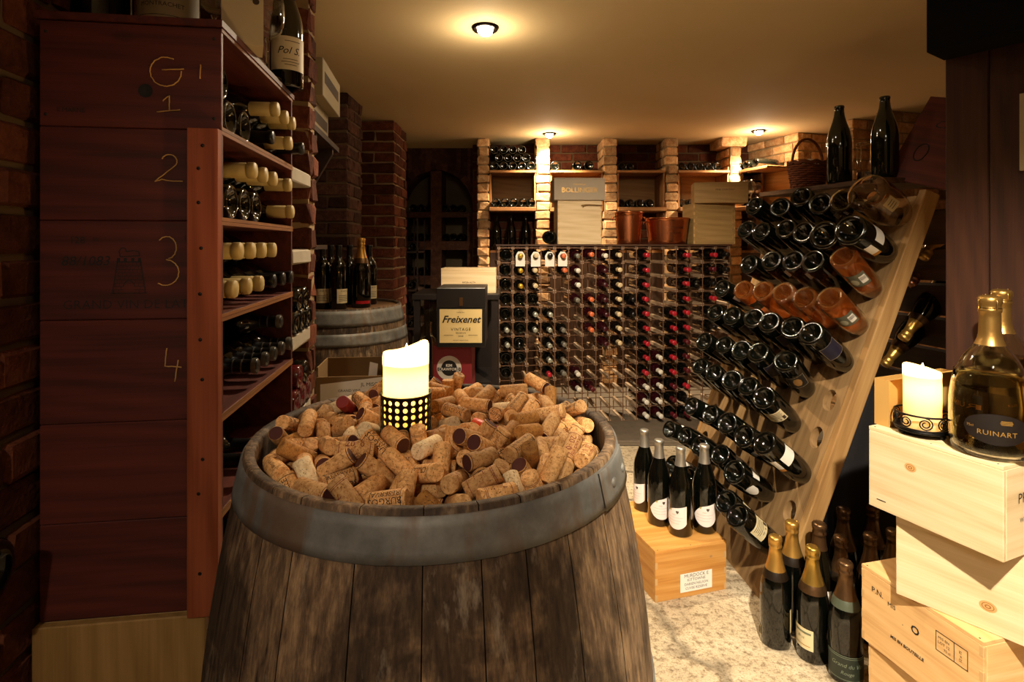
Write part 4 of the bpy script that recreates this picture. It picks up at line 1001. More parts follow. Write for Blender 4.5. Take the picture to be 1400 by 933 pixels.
# ------------------------------------------------------------------ candles
def wax_mat(name, hexc, trans):
    t = NT(name); tr = t.n('ShaderNodeBsdfTranslucent'); tr.inputs[0].default_value = (*lin(hexc), 1)
    t.base(lin(hexc)); t.set(Roughness=.4); mx = t.n('ShaderNodeMixShader'); mx.inputs[0].default_value = trans
    t.l(t.b.outputs[0], mx.inputs[1]); t.l(tr.outputs[0], mx.inputs[2]); t.l(mx.outputs[0], t.out.inputs[0])
    return t.m
WAX = wax_mat('yellow_candle_wax', 'ffdf98', .6)
WAXW = wax_mat('ivory_candle_wax', 'ffe6b4', .6)
FLAME = emit('candle_flame', 'ffc870', 260)
def candle(label, M, R, H, top, wax, watts, well=.03):
    """Hollow-burnt pillar candle: thin glowing wall of wax, melted pool, wick and flame; top(a) is the rim's rise round the candle."""
    r = thing('pillar_candle', label, 'candle', M)
    m = MB(); seg = 40; rows = 10; vs = []; fs = []
    prof = [(R - .0015, 0), (R, .002)] + [(R, 0)] * rows
    for j in range(rows + 3):
        for i in range(seg):
            a = 2 * PI * i / seg; hh = H + top(a)
            if j == 0: rr, z = R - .0015, 0
            elif j <= rows: rr, z = R * (1 + .006 * math.sin(3 * a + j * .7)), .002 + (hh - .008) * (j - 1) / (rows - 1)
            elif j == rows + 1: rr, z = R - .0012, hh - .002
            else: rr, z = R - .005, hh
            if j >= rows - 1 and math.cos(a - 3.3) > .8: rr *= 1.03        # softened lip that slumps outward
            vs.append((rr * math.cos(a), rr * math.sin(a), z))
    for j in range(rows + 2):
        for i in range(seg): fs.append((j * seg + i, j * seg + (i + 1) % seg, (j + 1) * seg + (i + 1) % seg, (j + 1) * seg + i))
    m.add(vs, fs, 0, .5, True)
    m.face(list(range(seg))[::-1])
    m.build('wax_body', wax, r)
    q = MB(); q.lathe([(.0001, H - well), (R * .6, H - well + .001), (R - .004, H - well + .006), (R - .0045, H - well + .012)], 30)
    q.build('wax_pool', wax, r)
    MB().tube([(0, 0, H - well), (.001, 0, H - well + .006), (.002, .001, H - well + .011)], .0009, 6).build('wick', BLACK, r)
    MB().lathe([(.0004, 0), (.0042, .006), (.0050, .011), (.0035, .019), (.0012, .027), (.0001, .031)], 14, M=T(.001, 0, H - well + .009)).build('flame', FLAME, r)
    for z, k in ((H - well + .020, .90), (H - well - .018, .10)):
        ld = bpy.data.lights.new('candle_light', 'POINT'); ld.energy = watts * k; ld.color = (1, .64, .27); ld.shadow_soft_size = .008
        lo = bpy.data.objects.new('candle_light', ld); COL.objects.link(lo); lo.parent = r; lo.matrix_local = T(.001, 0, z)
    return r
HCX, HCY, HCZ = BX - .0465, BY - .012, CZ + .044
hm = MB(); N_ = 20; V_ = 5; hh_ = .058
def hmap(u, v, d): a = u / .038; rr = .0385 - d; return (rr * math.cos(a), rr * math.sin(a), v)
cir = 2 * PI * .038; us = [cir * i / N_ for i in range(N_ + 1)]; vs_ = [.003 + (hh_ - .006) * j / V_ for j in range(V_ + 1)]
plate_holes(hm, us, vs_, lambda i, j: ((us[i] + us[i + 1]) / 2, (vs_[j] + vs_[j + 1]) / 2), .0036, .0036, hmap, .0012, seg=14)
for z in (0, hh_ - .003): hm.lathe([(.0370, z), (.0392, z), (.0392, z + .003), (.0370, z + .003), (.0370, z)], 40)
hm.lathe([(.0001, .001), (.037, .001)], 32)
hb = hm.build('candle_holder', plain('black_pierced_metal', '120e0c', .45, metal=.6), M=T(HCX, HCY, HCZ))
tag(hb, 'black pierced metal candle cup standing in the corks on the barrel', 'candle holder')
candle('thick yellow candle burning brightly in the pierced cup on the barrel', T(HCX, HCY, HCZ + .0015), .0345, .125, lambda a: .0075 * math.cos(a - .1) + .0035 * math.cos(2 * a - .6), WAX, 7, .034)

# ------------------------------------------------------------------ left-hand stack of wine cases, open to the room
ZB = [.584, .752, .925, .1 + 1.005, 1.279, 1.442, 1.626]
TOWER = [[(-.030, -.045), (.030, -.045), (.022, .022), (-.022, .022)]]
def open_case(i, name, label):
    z0, z1 = ZB[5 - i], ZB[6 - i]; h = z1 - z0 - .0008; th = .011
    r = thing(name, label, 'crate', CAB @ T(0, 0, z0), 'open wine cases of the tall stack')
    tb = .0065
    x0 = -.295
    e = MB().box((x0, 0, 0), (0, th, h), 0, random.uniform(.3, .7)).build('end_panel', redw('x'), r); bevel(e, .0015, 1)
    m = MB()
    m.box((x0, th, 0), (0, .5 - th, tb), 0, .5); m.box((x0, th, h - tb), (0, .5 - th, h), 0, .5)
    m.box((x0, th, th), (x0 + th, .5 - th, h - th), 0, .4); m.box((x0, .5 - th, 0), (0, .5, h), 0, .6)
    b = m.build('case_boards', redw('y'), r); bevel(b, .0012, 1)
    f = MB().box((0.0004, .0, h - tb), (.0014, .5, h), 0, .7); f.box((0.0004, 0, 0), (.0014, .5, tb), 0, .7)
    f.build('raw_edge', wood('raw_case_edge', '5e3a1c', '7c4f28', '966236', axis='y', tint=.2, knots=False), r)
    return r, h
def chalk(strokes, r, h, ox, oz):
    """Chalk strokes drawn on the end panel; ox, oz the figure's centre, in metres."""
    m = MB()
    for st in strokes:
        pts = [Vector((ox + x, -.0012, oz + z)) for x, z in st]; out = []
        for k in range(len(pts) - 1):
            for q in range(5): out.append(pts[k].lerp(pts[k + 1], q / 5) + Vector((random.uniform(-.0004, .0004), 0, random.uniform(-.0004, .0004))))
        out.append(pts[-1]); m.tube(out, .0011, 5)
    m.build('chalk_number', CHALK, r)
def arc(cx, cz, rx, rz, a0, a1, n=12): return [(cx + rx * math.cos(math.radians(a0 + (a1 - a0) * i / n)), cz + rz * math.sin(math.radians(a0 + (a1 - a0) * i / n))) for i in range(n + 1)]
names = ['topmost open wine case of the left stack, chalked with a G and a 1', 'open wine case chalked with a 2, second from the top of the left stack', 'open wine case chalked with a 3 and stamped with a tower, third down',
         'open wine case chalked with a 4, fourth from the top of the left stack', 'unmarked open wine case, fifth down in the left stack behind the barrel', 'lowest red-brown wine case of the left stack, above the pale pine box']
for i in range(6):
    r, h = open_case(i, 'wine_case', names[i])
    if i == 0:
        chalk([arc(0, .0, .026, .026, 60, 345) + [(.026, .002)], [(-.006, .003), (.03, .006)]], r, h, -.092, h * .55)
        chalk([[(-.009, .006), (.002, .016), (.002, -.012)], [(-.018, -.014), (.02, -.009)]], r, h, -.088, h * .55 - .058)
        chalk([[(0, .013), (-.001, -.012)]], r, h, -.034, h * .56)
        m = MB(); m.lathe([(.0001, 0), (.012, .0006)], 16, M=on_front(-.125, h * .36)); m.build('dark_knot', INK, r); m = MB(); m.text('II MARNE', .011, on_front(-.245, .028), 0); m.build('stamp', INK, r); m = MB()
        for x in (-.285, -.012):
            for z in (.02, h - .02): m.lathe([(.003, 0), (.002, .001), (.0001, .0012)], 8, M=on_front(x, z, -.0003))
        m.build('nails', INK, r)
        MB().box((-.30, -.006, h + .001), (.004, .506, h + .013), 0, .5).build('lid_board', redw('y'), r)
    if i == 1: chalk([arc(0, .014, .013, .012, 160, -30, 9) + [(-.024, -.022), (-.012, -.018), (.004, -.021), (.022, -.021)]], r, h, -.086, h * .56)
    if i == 2:
        chalk([arc(-.002, .022, .016, .020, 140, -80, 10), arc(-.004, -.022, .022, .023, 88, -125, 10)], r, h, -.088, h * .60)
        m = MB(); m.text('GRAND VIN DE LATO', .0222, on_front(-.147, .026), 0, bold=-.0002, space=1.02); m.build('stencil_line', INK, r); m = MB()
        m.text('128', .017, on_front(-.235, h * .80), 0); m.text('litr', .009, on_front(-.205, h * .815), 0)
        m.text('19', .015, on_front(-.056, h * .83), 0); m.build('small_print', INK, r); m = MB(); m.text('88/1083', .024, on_front(-.222, h * .59), 0, shear=.2); m.build('written_number', INK, r); m = MB()
        cx_ = -.152; zb_ = .046
        def ln(x0, z0, x1, z1, w=.0013):
            d = Vector((x1 - x0, z1 - z0)); nn = Vector((-d.y, d.x)).normalized() * w / 2
            m.add([(x0 - nn.x, -.0008, z0 - nn.y), (x1 - nn.x, -.0008, z1 - nn.y), (x1 + nn.x, -.0008, z1 + nn.y), (x0 + nn.x, -.0008, z0 + nn.y)], [(0, 1, 2, 3)])
        ln(cx_ - .027, zb_, cx_ - .019, zb_ + .055); ln(cx_ + .027, zb_, cx_ + .019, zb_ + .055); ln(cx_ - .03, zb_, cx_ + .03, zb_)
        for k in range(9):
            z = zb_ + .006 * k; hw = .027 - .008 * k / 9
            if k > 2: ln(cx_ - hw, z, cx_ + hw, z, .0007)
            else: ln(cx_ - hw, z, cx_ - .009, z, .0007); ln(cx_ + .009, z, cx_ + hw, z, .0007)
            for q in range(-3, 4):
                xx = cx_ + q * hw / 3.3 + (k % 2) * .003
                if k > 2 or abs(xx - cx_) > .011: ln(xx, z, xx, z + .006, .0006)
        ln(cx_ - .021, zb_ + .055, cx_ + .021, zb_ + .055, .002)
        for q in (-.017, -.006, .006, .017): ln(cx_ + q, zb_ + .055, cx_ + q, zb_ + .062, .005)
        for pts in (arc(cx_, zb_ + .012, .009, .010, 0, 180),): 
            for a_, b_ in zip(pts, pts[1:]): ln(*a_, *b_)
        # reclining beast on the battlements, as a plain outline
        pts = [(-.014, .064), (-.016, .074), (-.012, .080), (-.006, .079), (-.004, .073), (.008, .075), (.016, .073), (.017, .066), (-.014, .064)]
        for a_, b_ in zip(pts, pts[1:]): ln(cx_ + a_[0], zb_ + a_[1], cx_ + b_[0], zb_ + b_[1], .0016)
        m.build('tower_stamp', INK, r)
    if i == 3: chalk([[(-.010, .028), (-.013, -.004), (.014, -.007)], [(.009, .006), (.003, -.032)]], r, h, -.08, h * .56)
o = MB().box((-.049, -.021, .583), (.002, -.0008, 1.441), 0, .6)
for z in (.66, .8, .86, 1.0, 1.07, 1.15, 1.23, 1.31, 1.37, 1.41): o.lathe([(.0035, 0), (.003, .001), (.0001, .0012)], 8, 1, M=on_front(-.026 + random.uniform(-.004, .004), z, -.0213))
o = o.build('corner_batten', [wood('red_batten_wood', '5a2814', '7e3c1e', '9a5230', axis='z', tint=.3), STEEL], M=CAB); bevel(o, .002, 1)
tag(o, 'upright reddish wooden batten screwed over the corner of the left case stack', 'batten')
# pale pine box that carries the stack
r = thing('pine_box', 'pale pine box with upright grain carrying the tall stack of wine cases', 'crate', CAB)
pz = wood('dull_pine_z', '7a5a30', '98743f', 'ae8850', axis='z', rough=.6, tint=.25)
e = MB().box((-.30, -.012, .0), (-.022, .004, .582), 0, .5).build('end_panel', pz, r); bevel(e, .002, 1)
m = MB(); m.box((-.30, .005, .0), (-.022, .49, .012)); m.box((-.30, .005, .566), (-.022, .49, .582)); m.box((-.30, .005, .012), (-.288, .49, .566)); m.box((-.30, .478, .012), (-.022, .489, .566)); m.box((-.288, .005, .28), (-.022, .478, .292))
b = m.build('box_boards', wood('dull_pine_y', '8a6a3c', 'a98550', 'bf9a62', axis='y', rough=.6, tint=.25), r); bevel(b, .0015, 1)

# bottles lying in the cases: necks out to the room (local +x) or bases out
CREAMWAX = plain('cream_wax', 'b9a268', .5, noise=.12); BLKCAP = plain('black_capsule', '0c0b0a', .3); GREYRING = plain('grey_metal_ring', '8a8578', .3, metal=.7)
caseno = ['topmost', 'second', 'third', 'fourth', 'fifth', 'lowest']
cnt = {}
def cased(i, t, z, style, px=.012, kind='bordeaux'):
    z0 = ZB[5 - i]
    key = (i, style); cnt[key] = cnt.get(key, 0) + 1
    lvl = 'upper' if z > z0 + .075 else 'lower'
    key2 = (i, style, lvl); cnt[key2] = cnt.get(key2, 0) + 1
    nth = ORD[cnt[key2] - 1]
    if style == 'base': ax = Vector((-1, 0, 0)); b = Vector((px - .045, t, z)); cap = None; what = 'base-out dark bottle'
    else:
        ax = Vector((1, 0, 0)); b = Vector((px - .298, t, z))
        cap = {'cream': (CREAMWAX, .062, 'wax'), 'black': (BLKCAP, .06, 'plain'), 'ring': (BLKCAP, .07, 'ring', GREYRING)}[style]
        what = {'cream': 'cream-necked bottle', 'black': 'black-necked bottle', 'ring': 'ring-capsuled dark bottle'}[style]
    M_ = CAB @ orient(b, ax, (0, 0, 1))
    bottle('%s in the %s open case, %s layer, %s from the front' % (what, caseno[i], lvl, nth), kind, DARKGLASS if style != 'ring' else BROWNGLASS, M_, cap=cap, group='bottles in the left case stack', seg=18)
for t in (.06, .15, .24): cased(0, t, 1.495, 'base', .01)
for t in (.05, .13): cased(0, t, 1.565, 'base', .0)
for t in (.318, .400, .470): cased(0, t, 1.556, 'cream')
cased(0, .33, 1.492, 'black', .0); cased(0, .405, 1.492, 'cream', .02); cased(0, .478, 1.492, 'black', .035)
for t in (.085, .165, .245, .325): cased(1, t, 1.325, 'base', .008)
for t in (.17, .245, .32, .455): cased(1, t, 1.392, 'cream', .006)
cased(1, .455, 1.322, 'cream', .012)
for t in (.09, .165, .24, .32): cased(2, t, 1.224, 'cream', .004)
for t in (.30, .38, .458): cased(2, t, 1.152, 'black', .012)
for t in (.055, .135, .215): cased(2, t, 1.152, 'cream', .006)
for t in (.20, .27, .335, .405, .475): cased(3, t, .976, 'ring', .004)
cased(3, .40, 1.044, 'ring', .0); cased(3, .10, .976, 'base', -.02)
for t in (.12, .21): cased(4, t, .803, 'black', .01)
for t in (.1, .2): cased(5, t, .632, 'black', .0)

# things on top of the stack
TOPZ = 1.626 + .0135
def cabp(x, y, z): return CAB @ Vector((x, y, z))
mg = plain('aged_buff_label', '8d7a54', .6, noise=.12)
def magnum(label, M, lab):
    r = thing('magnum_bottle', label, 'bottle', M @ Matrix.Diagonal((1.35, 1.35, 1.35, 1)))
    put('glass_body', body_mesh('burgundy', DARKGLASS, 28), r)
    if lab:
        m = MB(); m.patch(.0416, .022, .12, -.055, .06, 16); R = .042
        for z in (.027, .030, .034): m.patch(R, z, z + .0008, -.05, .055, 12, 1)
        m.text_cyl('MONTRACHET', .009, R, .05, 1)
        m.build('paper_label', [mg, INK], r)
    put('foil_capsule', cap_mesh('burgundy', BLKCAP, .06, 'plain', None), r)
    return r
p = at(232, 30, 1.14); magnum('big dark bottle with a buff label on top of the left stack', orient((p.x, p.y, TOPZ), (0, 0, 1), (.3, -1, 0)), True)
p = at(128, 30, 1.12); magnum('big unlabelled dark bottle at the left on top of the case stack', orient((p.x + .015, p.y, TOPZ), (0, 0, 1), (0, 1, 0)), False)
p = at(392, 125, 1.445); bottle('burgundy bottle with a large script label at the end of the case stack top', 'burgundy', DARKGLASS, orient((p.x, p.y, TOPZ), (0, 0, 1), (.55, -1, 0)), cap=(BLKCAP, .07), labels=['script_label'])
r = thing('wine_carton', 'upright white carton with printed panels on top of the left stack', 'box', T(at(322, 60, 1.12).x, 1.15, TOPZ) @ RZ(.45))
MB().box((-.038, -.038, 0), (.038, .038, .30)).build('carton_body', plain('off_white_card', 'b8aa8a', .7), r)
m = MB()
for z0, z1 in ((.115, .139), (.147, .171)): m.add([(-.014, -.0386, z0), (.03, -.0386, z0), (.03, -.0386, z1), (-.014, -.0386, z1)], [(0, 1, 2, 3)], 1)
m.lathe([(.0001, 0), (.0065, .0003)], 14, 0, M=on_front(.024, .088, -.0386)); m.lathe([(.0001, 0), (.006, .0003)], 14, 0, M=on_front(-.024, .098, -.0386))
m.text('Lot 7 ml', .010, on_front(.0, .092, -.0386), 0); m.text('PRODUCE', .009, T(.0386, 0, .19) @ SIDE @ RZ(PI / 2), 0)
m.build('printing', [INKB, plain('grey_print_panel', '5c5548', .7)], r)
for k, (px, Y, lb) in enumerate(((293, 1.22, 'wine glass standing between the buff-labelled bottle and the white carton'), (366, 1.36, 'wine glass standing beside the script-labelled bottle'))):
    p = at(px, 60, Y); wine_glass(lb, T(p.x, p.y, TOPZ), 1.0, None)

# bottles on the limestone ledge and low niche
for k, (t, z) in enumerate(((.555, .985 + .034), (.625, .985 + .034), (.69, .985 + .034), (.59, .985 + .098), (.66, .985 + .098))):
    bottle('dark bottle end on the third limestone ledge, %s row, %s from the cases' % (('lower', 'upper')[k // 3], ORD[k % 3]), 'bordeaux', DARKGLASS, CAB @ orient((-.002, t, z), (-1, 0, 0), (0, 0, 1)) @ Matrix.Diagonal((.9, .9, .26, 1)), group='bottles on the limestone ledge', seg=18) if False else None
SMALL = MB().lathe([(0, .01), (.02, .003), (.031, 0), (.034, .004), (.034, .055), (.026, .07), (.013, .078), (.0125, .0935), (0, .0945)], 18).mesh('glass_body', DARKGLASS)
SMALLR = MB().lathe([(0, .01), (.02, .003), (.031, 0), (.034, .004), (.034, .055), (.026, .07), (.013, .078), (.0125, .0935), (0, .0945)], 18).mesh('glass_body', plain('dark_red_glass', '4a0d14', .12, coat=.4))
for k, (t, z, me, g) in enumerate(((.555, 1.020, SMALL, 'third'), (.625, 1.020, SMALL, 'third'), (.695, 1.020, SMALL, 'third'), (.59, 1.080, SMALL, 'third'), (.66, 1.080, SMALL, 'third'), (.555, .800, SMALLR, 'lowest'), (.625, .800, SMALLR, 'lowest'), (.695, .800, SMALLR, 'lowest'), (.59, .861, SMALLR, 'lowest'), (.66, .861, SMALL, 'lowest'))):
    q = k % 5
    b = thing('small_bottle', 'small %s bottle on the %s limestone ledge, %s row, %s from the cases' % ('red' if me is SMALLR else 'dark', g, ('lower', 'upper')[q // 3], ORD[q % 3]), 'bottle', CAB @ orient((.002, t, z), (-1, 0, 0), (0, 0, 1)), 'small bottles on the limestone ledges')
    put('glass_body', me, b)
# two small bottles on the topmost ledge
# dark bottle end poking out of the near brick wall
b = thing('magnum_bottle', 'black bottle end jutting from the near left brick wall', 'bottle', CAB @ orient((-.268, -.145, .742), (-1, .0, .12), (0, 0, 1)) @ Matrix.Scale(1.25, 4))
put('glass_body', body_mesh('champagne', DARKGLASS, 28), b)
# ------------------------------------------------------------------ wire-and-wood bottle rack
RK = T(-.088, 3.72, .034) @ RZ(.105)
PW, PH, NCOL, NROW = .0945, .0985, 17, 12
WIRE = plain('rusty_rack_strip', '7b5a44', .5, metal=.5, noise=.2)
RWOOD = wood('rack_bar_wood', '7d6248', 'a2876a', 'bca588', axis='y', tint=.3, knots=False)
rack = thing('bottle_rack', 'tall wire and wood grid rack full of bottles against the back wall', 'wine rack', RK)
m = MB()
for i in range(NCOL + 1):
    for y in (-.0025, .2255): m.box((i * PW - .003, y - .0007, -.005), (i * PW + .003, y + .0007, NROW * PH + .008))
m.build('upright_strips', WIRE, rack)
m = MB()
for j in range(NROW + 1):
    for y in (-.0038, .2268): m.box((-.006, y - .0006, j * PH - .0025), (NCOL * PW + .006, y + .0006, j * PH + .0025))
m.build('cross_strips', WIRE, rack)
barm = MB().box((-.0105, 0, -.0105), (.0105, .223, .0105), 0, .6).mesh('wooden_bar', RWOOD)
rest = MB(); nb = 0
seen = lambda i, j: not (i > 13) and not (i < 6 and j < 4)
for j in range(NROW, -1, -1):
    for i in range(NCOL + 1):
        if seen(i, j) and nb < 100:
            put('wooden_bar', barm, rack, T(i * PW, 0, j * PH)); nb += 1
        else: rest.box((i * PW - .0105, 0, j * PH - .0105), (i * PW + .0105, .223, j * PH + .0105), 0, random.random())
tag(rest.build('wooden_bars', RWOOD, rack), kind='stuff')
tb = MB().box((-.02, -.015, NROW * PH + .012), (NCOL * PW + .02, .25, NROW * PH + .024)).build('rack_top_board', wood('dark_top_board', '2a1a10', '40281a', '553824', axis='x'), rack)
CAPS = {'g': ('gold', foil('gold_capsule', 'c79a2e', .35, .5)), 'c': ('cream', plain('cream_capsule', 'cfb98e', .4)), 'o': ('orange', plain('orange_capsule', 'd0683a', .4)), 'w': ('white', plain('white_capsule', 'dcd3c2', .35)),
        's': ('silver', plain('silver_capsule', 'a9a898', .3, metal=.4)), 'r': ('red', plain('red_capsule', 'b01e2c', .35)), 'k': ('grey', plain('grey_capsule', '6f6a5e', .4)), 'R': ('dark red', plain('dark_red_capsule', '551019', .4)), 'n': ('black', BLKCAP), 'P': ('maroon', plain('maroon_capsule', '3c0c16', .35))}
ROWS = ['dgcnokowc.r..r.rn', 'dgc.ow.Pc.r..r.Rn', 'dgc..w.Pc.r..rdnn', 'ddd..koPcnr..r.r.', 'ddss..oPcnr.rr.n.', 'sdssk.oPc.r.rr.n.', 'sd.sk..Pcnr.rR.n.', 'dd.sk.....rwrR.n.', 'd..rkw....rwrR.n.', 'n....wR...wwRr.n.', '..........wwRn...', '..........wwRR...']
ROWS[9] = '.' + ROWS[9][1:]
TAG = MB()
tp = [(-.031, -.068), (.031, -.068), (.031, .002), (.024, .016), (.014, .030), (-.014, .030), (-.024, .016), (-.031, .002)]
seg = 16; o_ = []
for k in range(seg):
    a = 2 * PI * (k + .5) / seg; o_.append((.0175 * math.cos(a), .0175 * math.sin(a)))
bmx = bmesh.new()
ov = [bmx.verts.new((x, 0, z)) for x, z in tp]; iv = [bmx.verts.new((x, 0, z)) for x, z in o_]
es = [bmx.edges.new((ov[i], ov[(i + 1) % len(ov)])) for i in range(len(ov))] + [bmx.edges.new((iv[i], iv[(i + 1) % seg])) for i in range(seg)]
bmesh.ops.triangle_fill(bmx, edges=es, use_beauty=True)
TAGM = bpy.data.meshes.new('neck_tag'); bmx.to_mesh(TAGM); bmx.free(); TAGM.materials.append(PAPER)
for r_, row in enumerate(ROWS):
    for c_, ch in enumerate(row):
        if ch == '.': continue
        x, z = (c_ + .5) * PW, (NROW - 1 - r_) * PH + .0495
        jx, jz = random.uniform(-.004, .004), random.uniform(-.003, .003)
        where = 'in the wire rack, %s row down, %s column across' % (ORD[r_], ORD[c_])
        if ch == 'd':
            M_ = RK @ orient((x + jx, .01, z), (0, 1, 0), (0, 0, 1)); bottle('dark bottle end ' + where, 'bordeaux', DARKGLASS, M_, group='bottles in the wire rack', seg=18)
        else:
            nm, cm = CAPS[ch]; gl = REDWINEGLASS if ch in 'PowRk' and c_ in (5, 6, 7, 10, 11) else (BROWNGLASS if ch in 'c' else DARKGLASS)
            M_ = RK @ orient((x + jx, .205, z + jz), (random.uniform(-.01, .01), -1, random.uniform(-.012, .012)), (0, 0, 1))
            b = bottle('bottle with %s %s capsule %s' % ('an' if nm[0] == 'o' else 'a', nm, where), 'bordeaux', gl, M_, cap=(cm, .055), group='bottles in the wire rack', seg=18)
            if r_ == 0 and c_ in (1, 2, 3, 4):
                b['label'] = 'white-tagged bottle with %s %s capsule in the rack, top row, %s column across' % ('an' if nm[0] == 'o' else 'a', nm, ORD[c_])
                put('neck_tag', TAGM, b, M_.inverted() @ RK @ T(x + jx, -.055, z - .004 + jz))

# things standing on the rack
TOPR = .034 + NROW * PH + .0245
def rp(px, y): # point on the rack top at photo column px, y behind its front edge
    for k in range(400):
        x = -.1 + k * .005; p = RK @ Vector((x, y, 0))
        if HX + F * p.x / p.y >= px: break
    return Vector((p.x, p.y, TOPR))
GREYLID = plain('grey_beige_card', '9a8a74', .7, noise=.06)
p = rp(762, .01)
r = closed_crate('wine_crate', 'pale wooden crate with a rope handle standing on the rack under a grey box', T(p) @ RZ(.04), .30, .22, .298, amber if False else pine)
MB().tube([(.19, -.004, .262), (.175, -.012, .258), (.17, -.014, .25)], .004, 6).tube([(.16, -.012, .262), (.2, -.016, .268), (.25, -.014, .266), (.305, -.006, .262)], .004, 6).build('rope_handle', plain('hemp_rope', '8a6c40', .9), r)
r = closed_crate('wine_box', 'grey-beige box with gold capitals lying on the pale crate on the rack', T(p + Vector((-.025, -.02, .2985))) @ RZ(.04), .345, .25, .150, lambda a: GREYLID, fingers=False, nails=False)
m = MB(); m.text('BOLLINGER', .047, on_front(.172, .066), 0); m.text('CHAMPAGNE', .014, on_front(.172, .105), 0); m.build('stamp', GOLDINK, r)
p = rp(948, .012)
dull = lambda a: wood('dull_crate_wood_' + a, '86683c', 'a5834f', 'b99661', axis=a, rough=.6, tint=.2)
r = closed_crate('wine_crate', 'dull wooden crate standing on the rack under a second box by the riddling board', T(p) @ RZ(.05), .295, .22, .285, dull)
fr = MB()
for a_, b_ in (((.012, 0, .012), (.283, 0, .024)), ((.012, 0, .262), (.283, 0, .274)), ((.012, 0, .024), (.024, 0, .262)), ((.271, 0, .024), (.283, 0, .262))): fr.box((a_[0], -.006, a_[2]), (b_[0], -.0007, b_[2]))
fr.build('front_frame', dull('x'), r)
r = closed_crate('wine_box', 'long dull wooden box laid across the crate by the riddling board', T(p + Vector((.0, -.015, .2855))) @ RZ(-.20), .35, .2, .142, dull, fingers=False)
m = MB(); m.text('FINE CHATEAU', .018, on_front(.2, .09), 0, shear=.1); m.build('stamp', INKB, r)
COPPER = NT('polished_copper'); COPPER.base(lin('dc8a5c')); COPPER.set(Metallic=1.0, Roughness=.27); COPPER.bump(COPPER.noise(COPPER.coord(), 30, 3), .06, .003); COPPER = COPPER.m
def bucket(label, px, y, r0, r1, h, txt):
    p = rp(px, y); r = thing('copper_bucket', label, 'ice bucket', T(p) @ RZ(.1), 'copper ice buckets')
    m = MB(); m.lathe([(.0001, .0), (r0 - .006, 0), (r0, .006)] + [(r0 + (r1 - r0) * k / 8, .006 + (h - .012) * k / 8) for k in range(1, 9)] + [(r1 + .006, h - .004), (r1 + .007, h), (r1 + .002, h + .001), (r1 - .003, h - .006), (r0 - .004, .012), (.0001, .01)], 40)
    m.build('bucket_body', COPPER, r)
    for s_ in (-1, 1): MB().tube([(s_ * (r1 - .004), 0, h * .86), (s_ * (r1 + .02), -.012, h * .84), (s_ * (r1 + .022), 0, h * .74), (s_ * (r1 + .02), .012, h * .84)], .0035, 6, closed=True).build('ring_handle', COPPER, r)
    if txt:
        q = MB()
        for i, s_ in enumerate(txt): q.text_cyl(s_, .024, r0 + (r1 - r0) * (.62 - i * .2) + .0012, h * (.62 - i * .2), 0)
        q.build('engraving', plain('dull_bronze_engraving', '6a3a20', .4, metal=.8), r)
bucket('tall polished copper bucket on the rack beside the pale crate', 859, .105, .078, .095, .225, None)
bucket('wide low polished copper bucket on the rack, second copper bucket from the crate', 911, .12, .128, .150, .185, ['CHAMPAGNE', 'LAURENT'])
p = rp(748, .13); bottle('dark bottle lying on the rack top beside the pale crate, base to the room', 'champagne', DARKGLASS, orient((p.x - .0, p.y - .12, TOPR + .047), (.22, 1, .0), (0, 0, 1)))

# ------------------------------------------------------------------ riddling board (an A-frame with neck holes)
Q0 = Vector((.862, 1.95, 0)); U = Vector((-.0995, .995, 0)); V = Vector((.3745, 0, 1)).normalized(); N = U.cross(V).normalized()
SU = .1416
KV = math.sqrt(1 + .3745 ** 2)
Vr = [(.171 + (1.333 - .171) * k / 9) * KV for k in range(10)]
def bp(u, v, d=0.0): return Q0 + U * u + V * v + N * d
RW = wood('grey_brown_board', '6c5032', '8e6e47', 'a9895d', axis='x', sc=1.0, tint=.1, rough=.6)
def along(axis_u):      # board wood is drawn in a local frame: x up the board, y along it, z through it
    return axis_u
FR = Matrix((V, U, N)).transposed().to_4x4(); FR.translation = Q0
FRI = FR.inverted()
rr_ = thing('riddling_rack', 'big leaning riddling board with round holes full of upended bottles', 'wine rack', FR)
us = [-.062] + [SU * (k + .5) for k in range(5)] + [5 * SU + .062]
vs_ = [.0] + [(Vr[k] + Vr[k + 1]) / 2 for k in range(9)] + [1.5]
m = MB()
plate_holes(m, us, vs_, lambda i, j: (SU * i, Vr[j]), .032, .039, lambda u, v, d: Vector((v, u, d)), .03, seg=20)
for i in (0, len(us) - 1): m.add([(0, us[i], 0), (1.5, us[i], 0), (1.5, us[i], .03), (0, us[i], .03)], [(0, 1, 2, 3)])
for v in (0, 1.5): m.add([(v, us[0], 0), (v, us[-1], 0), (v, us[-1], .03), (v, us[0], .03)], [(0, 1, 2, 3)])
m.build('pierced_board', RW, rr_)
ST = wood('worn_stile_wood', '6f5230', '946f42', 'ae8a57', axis='x', tint=.1, rough=.55)
for a, b in ((us[0] - .031, us[0] - .0005), (us[-1] + .0005, us[-1] + .031)):
    q = MB().box((-.0, a, -.001), (1.523, b, .056)).build('stile', ST, rr_); bevel(q, .004, 2)
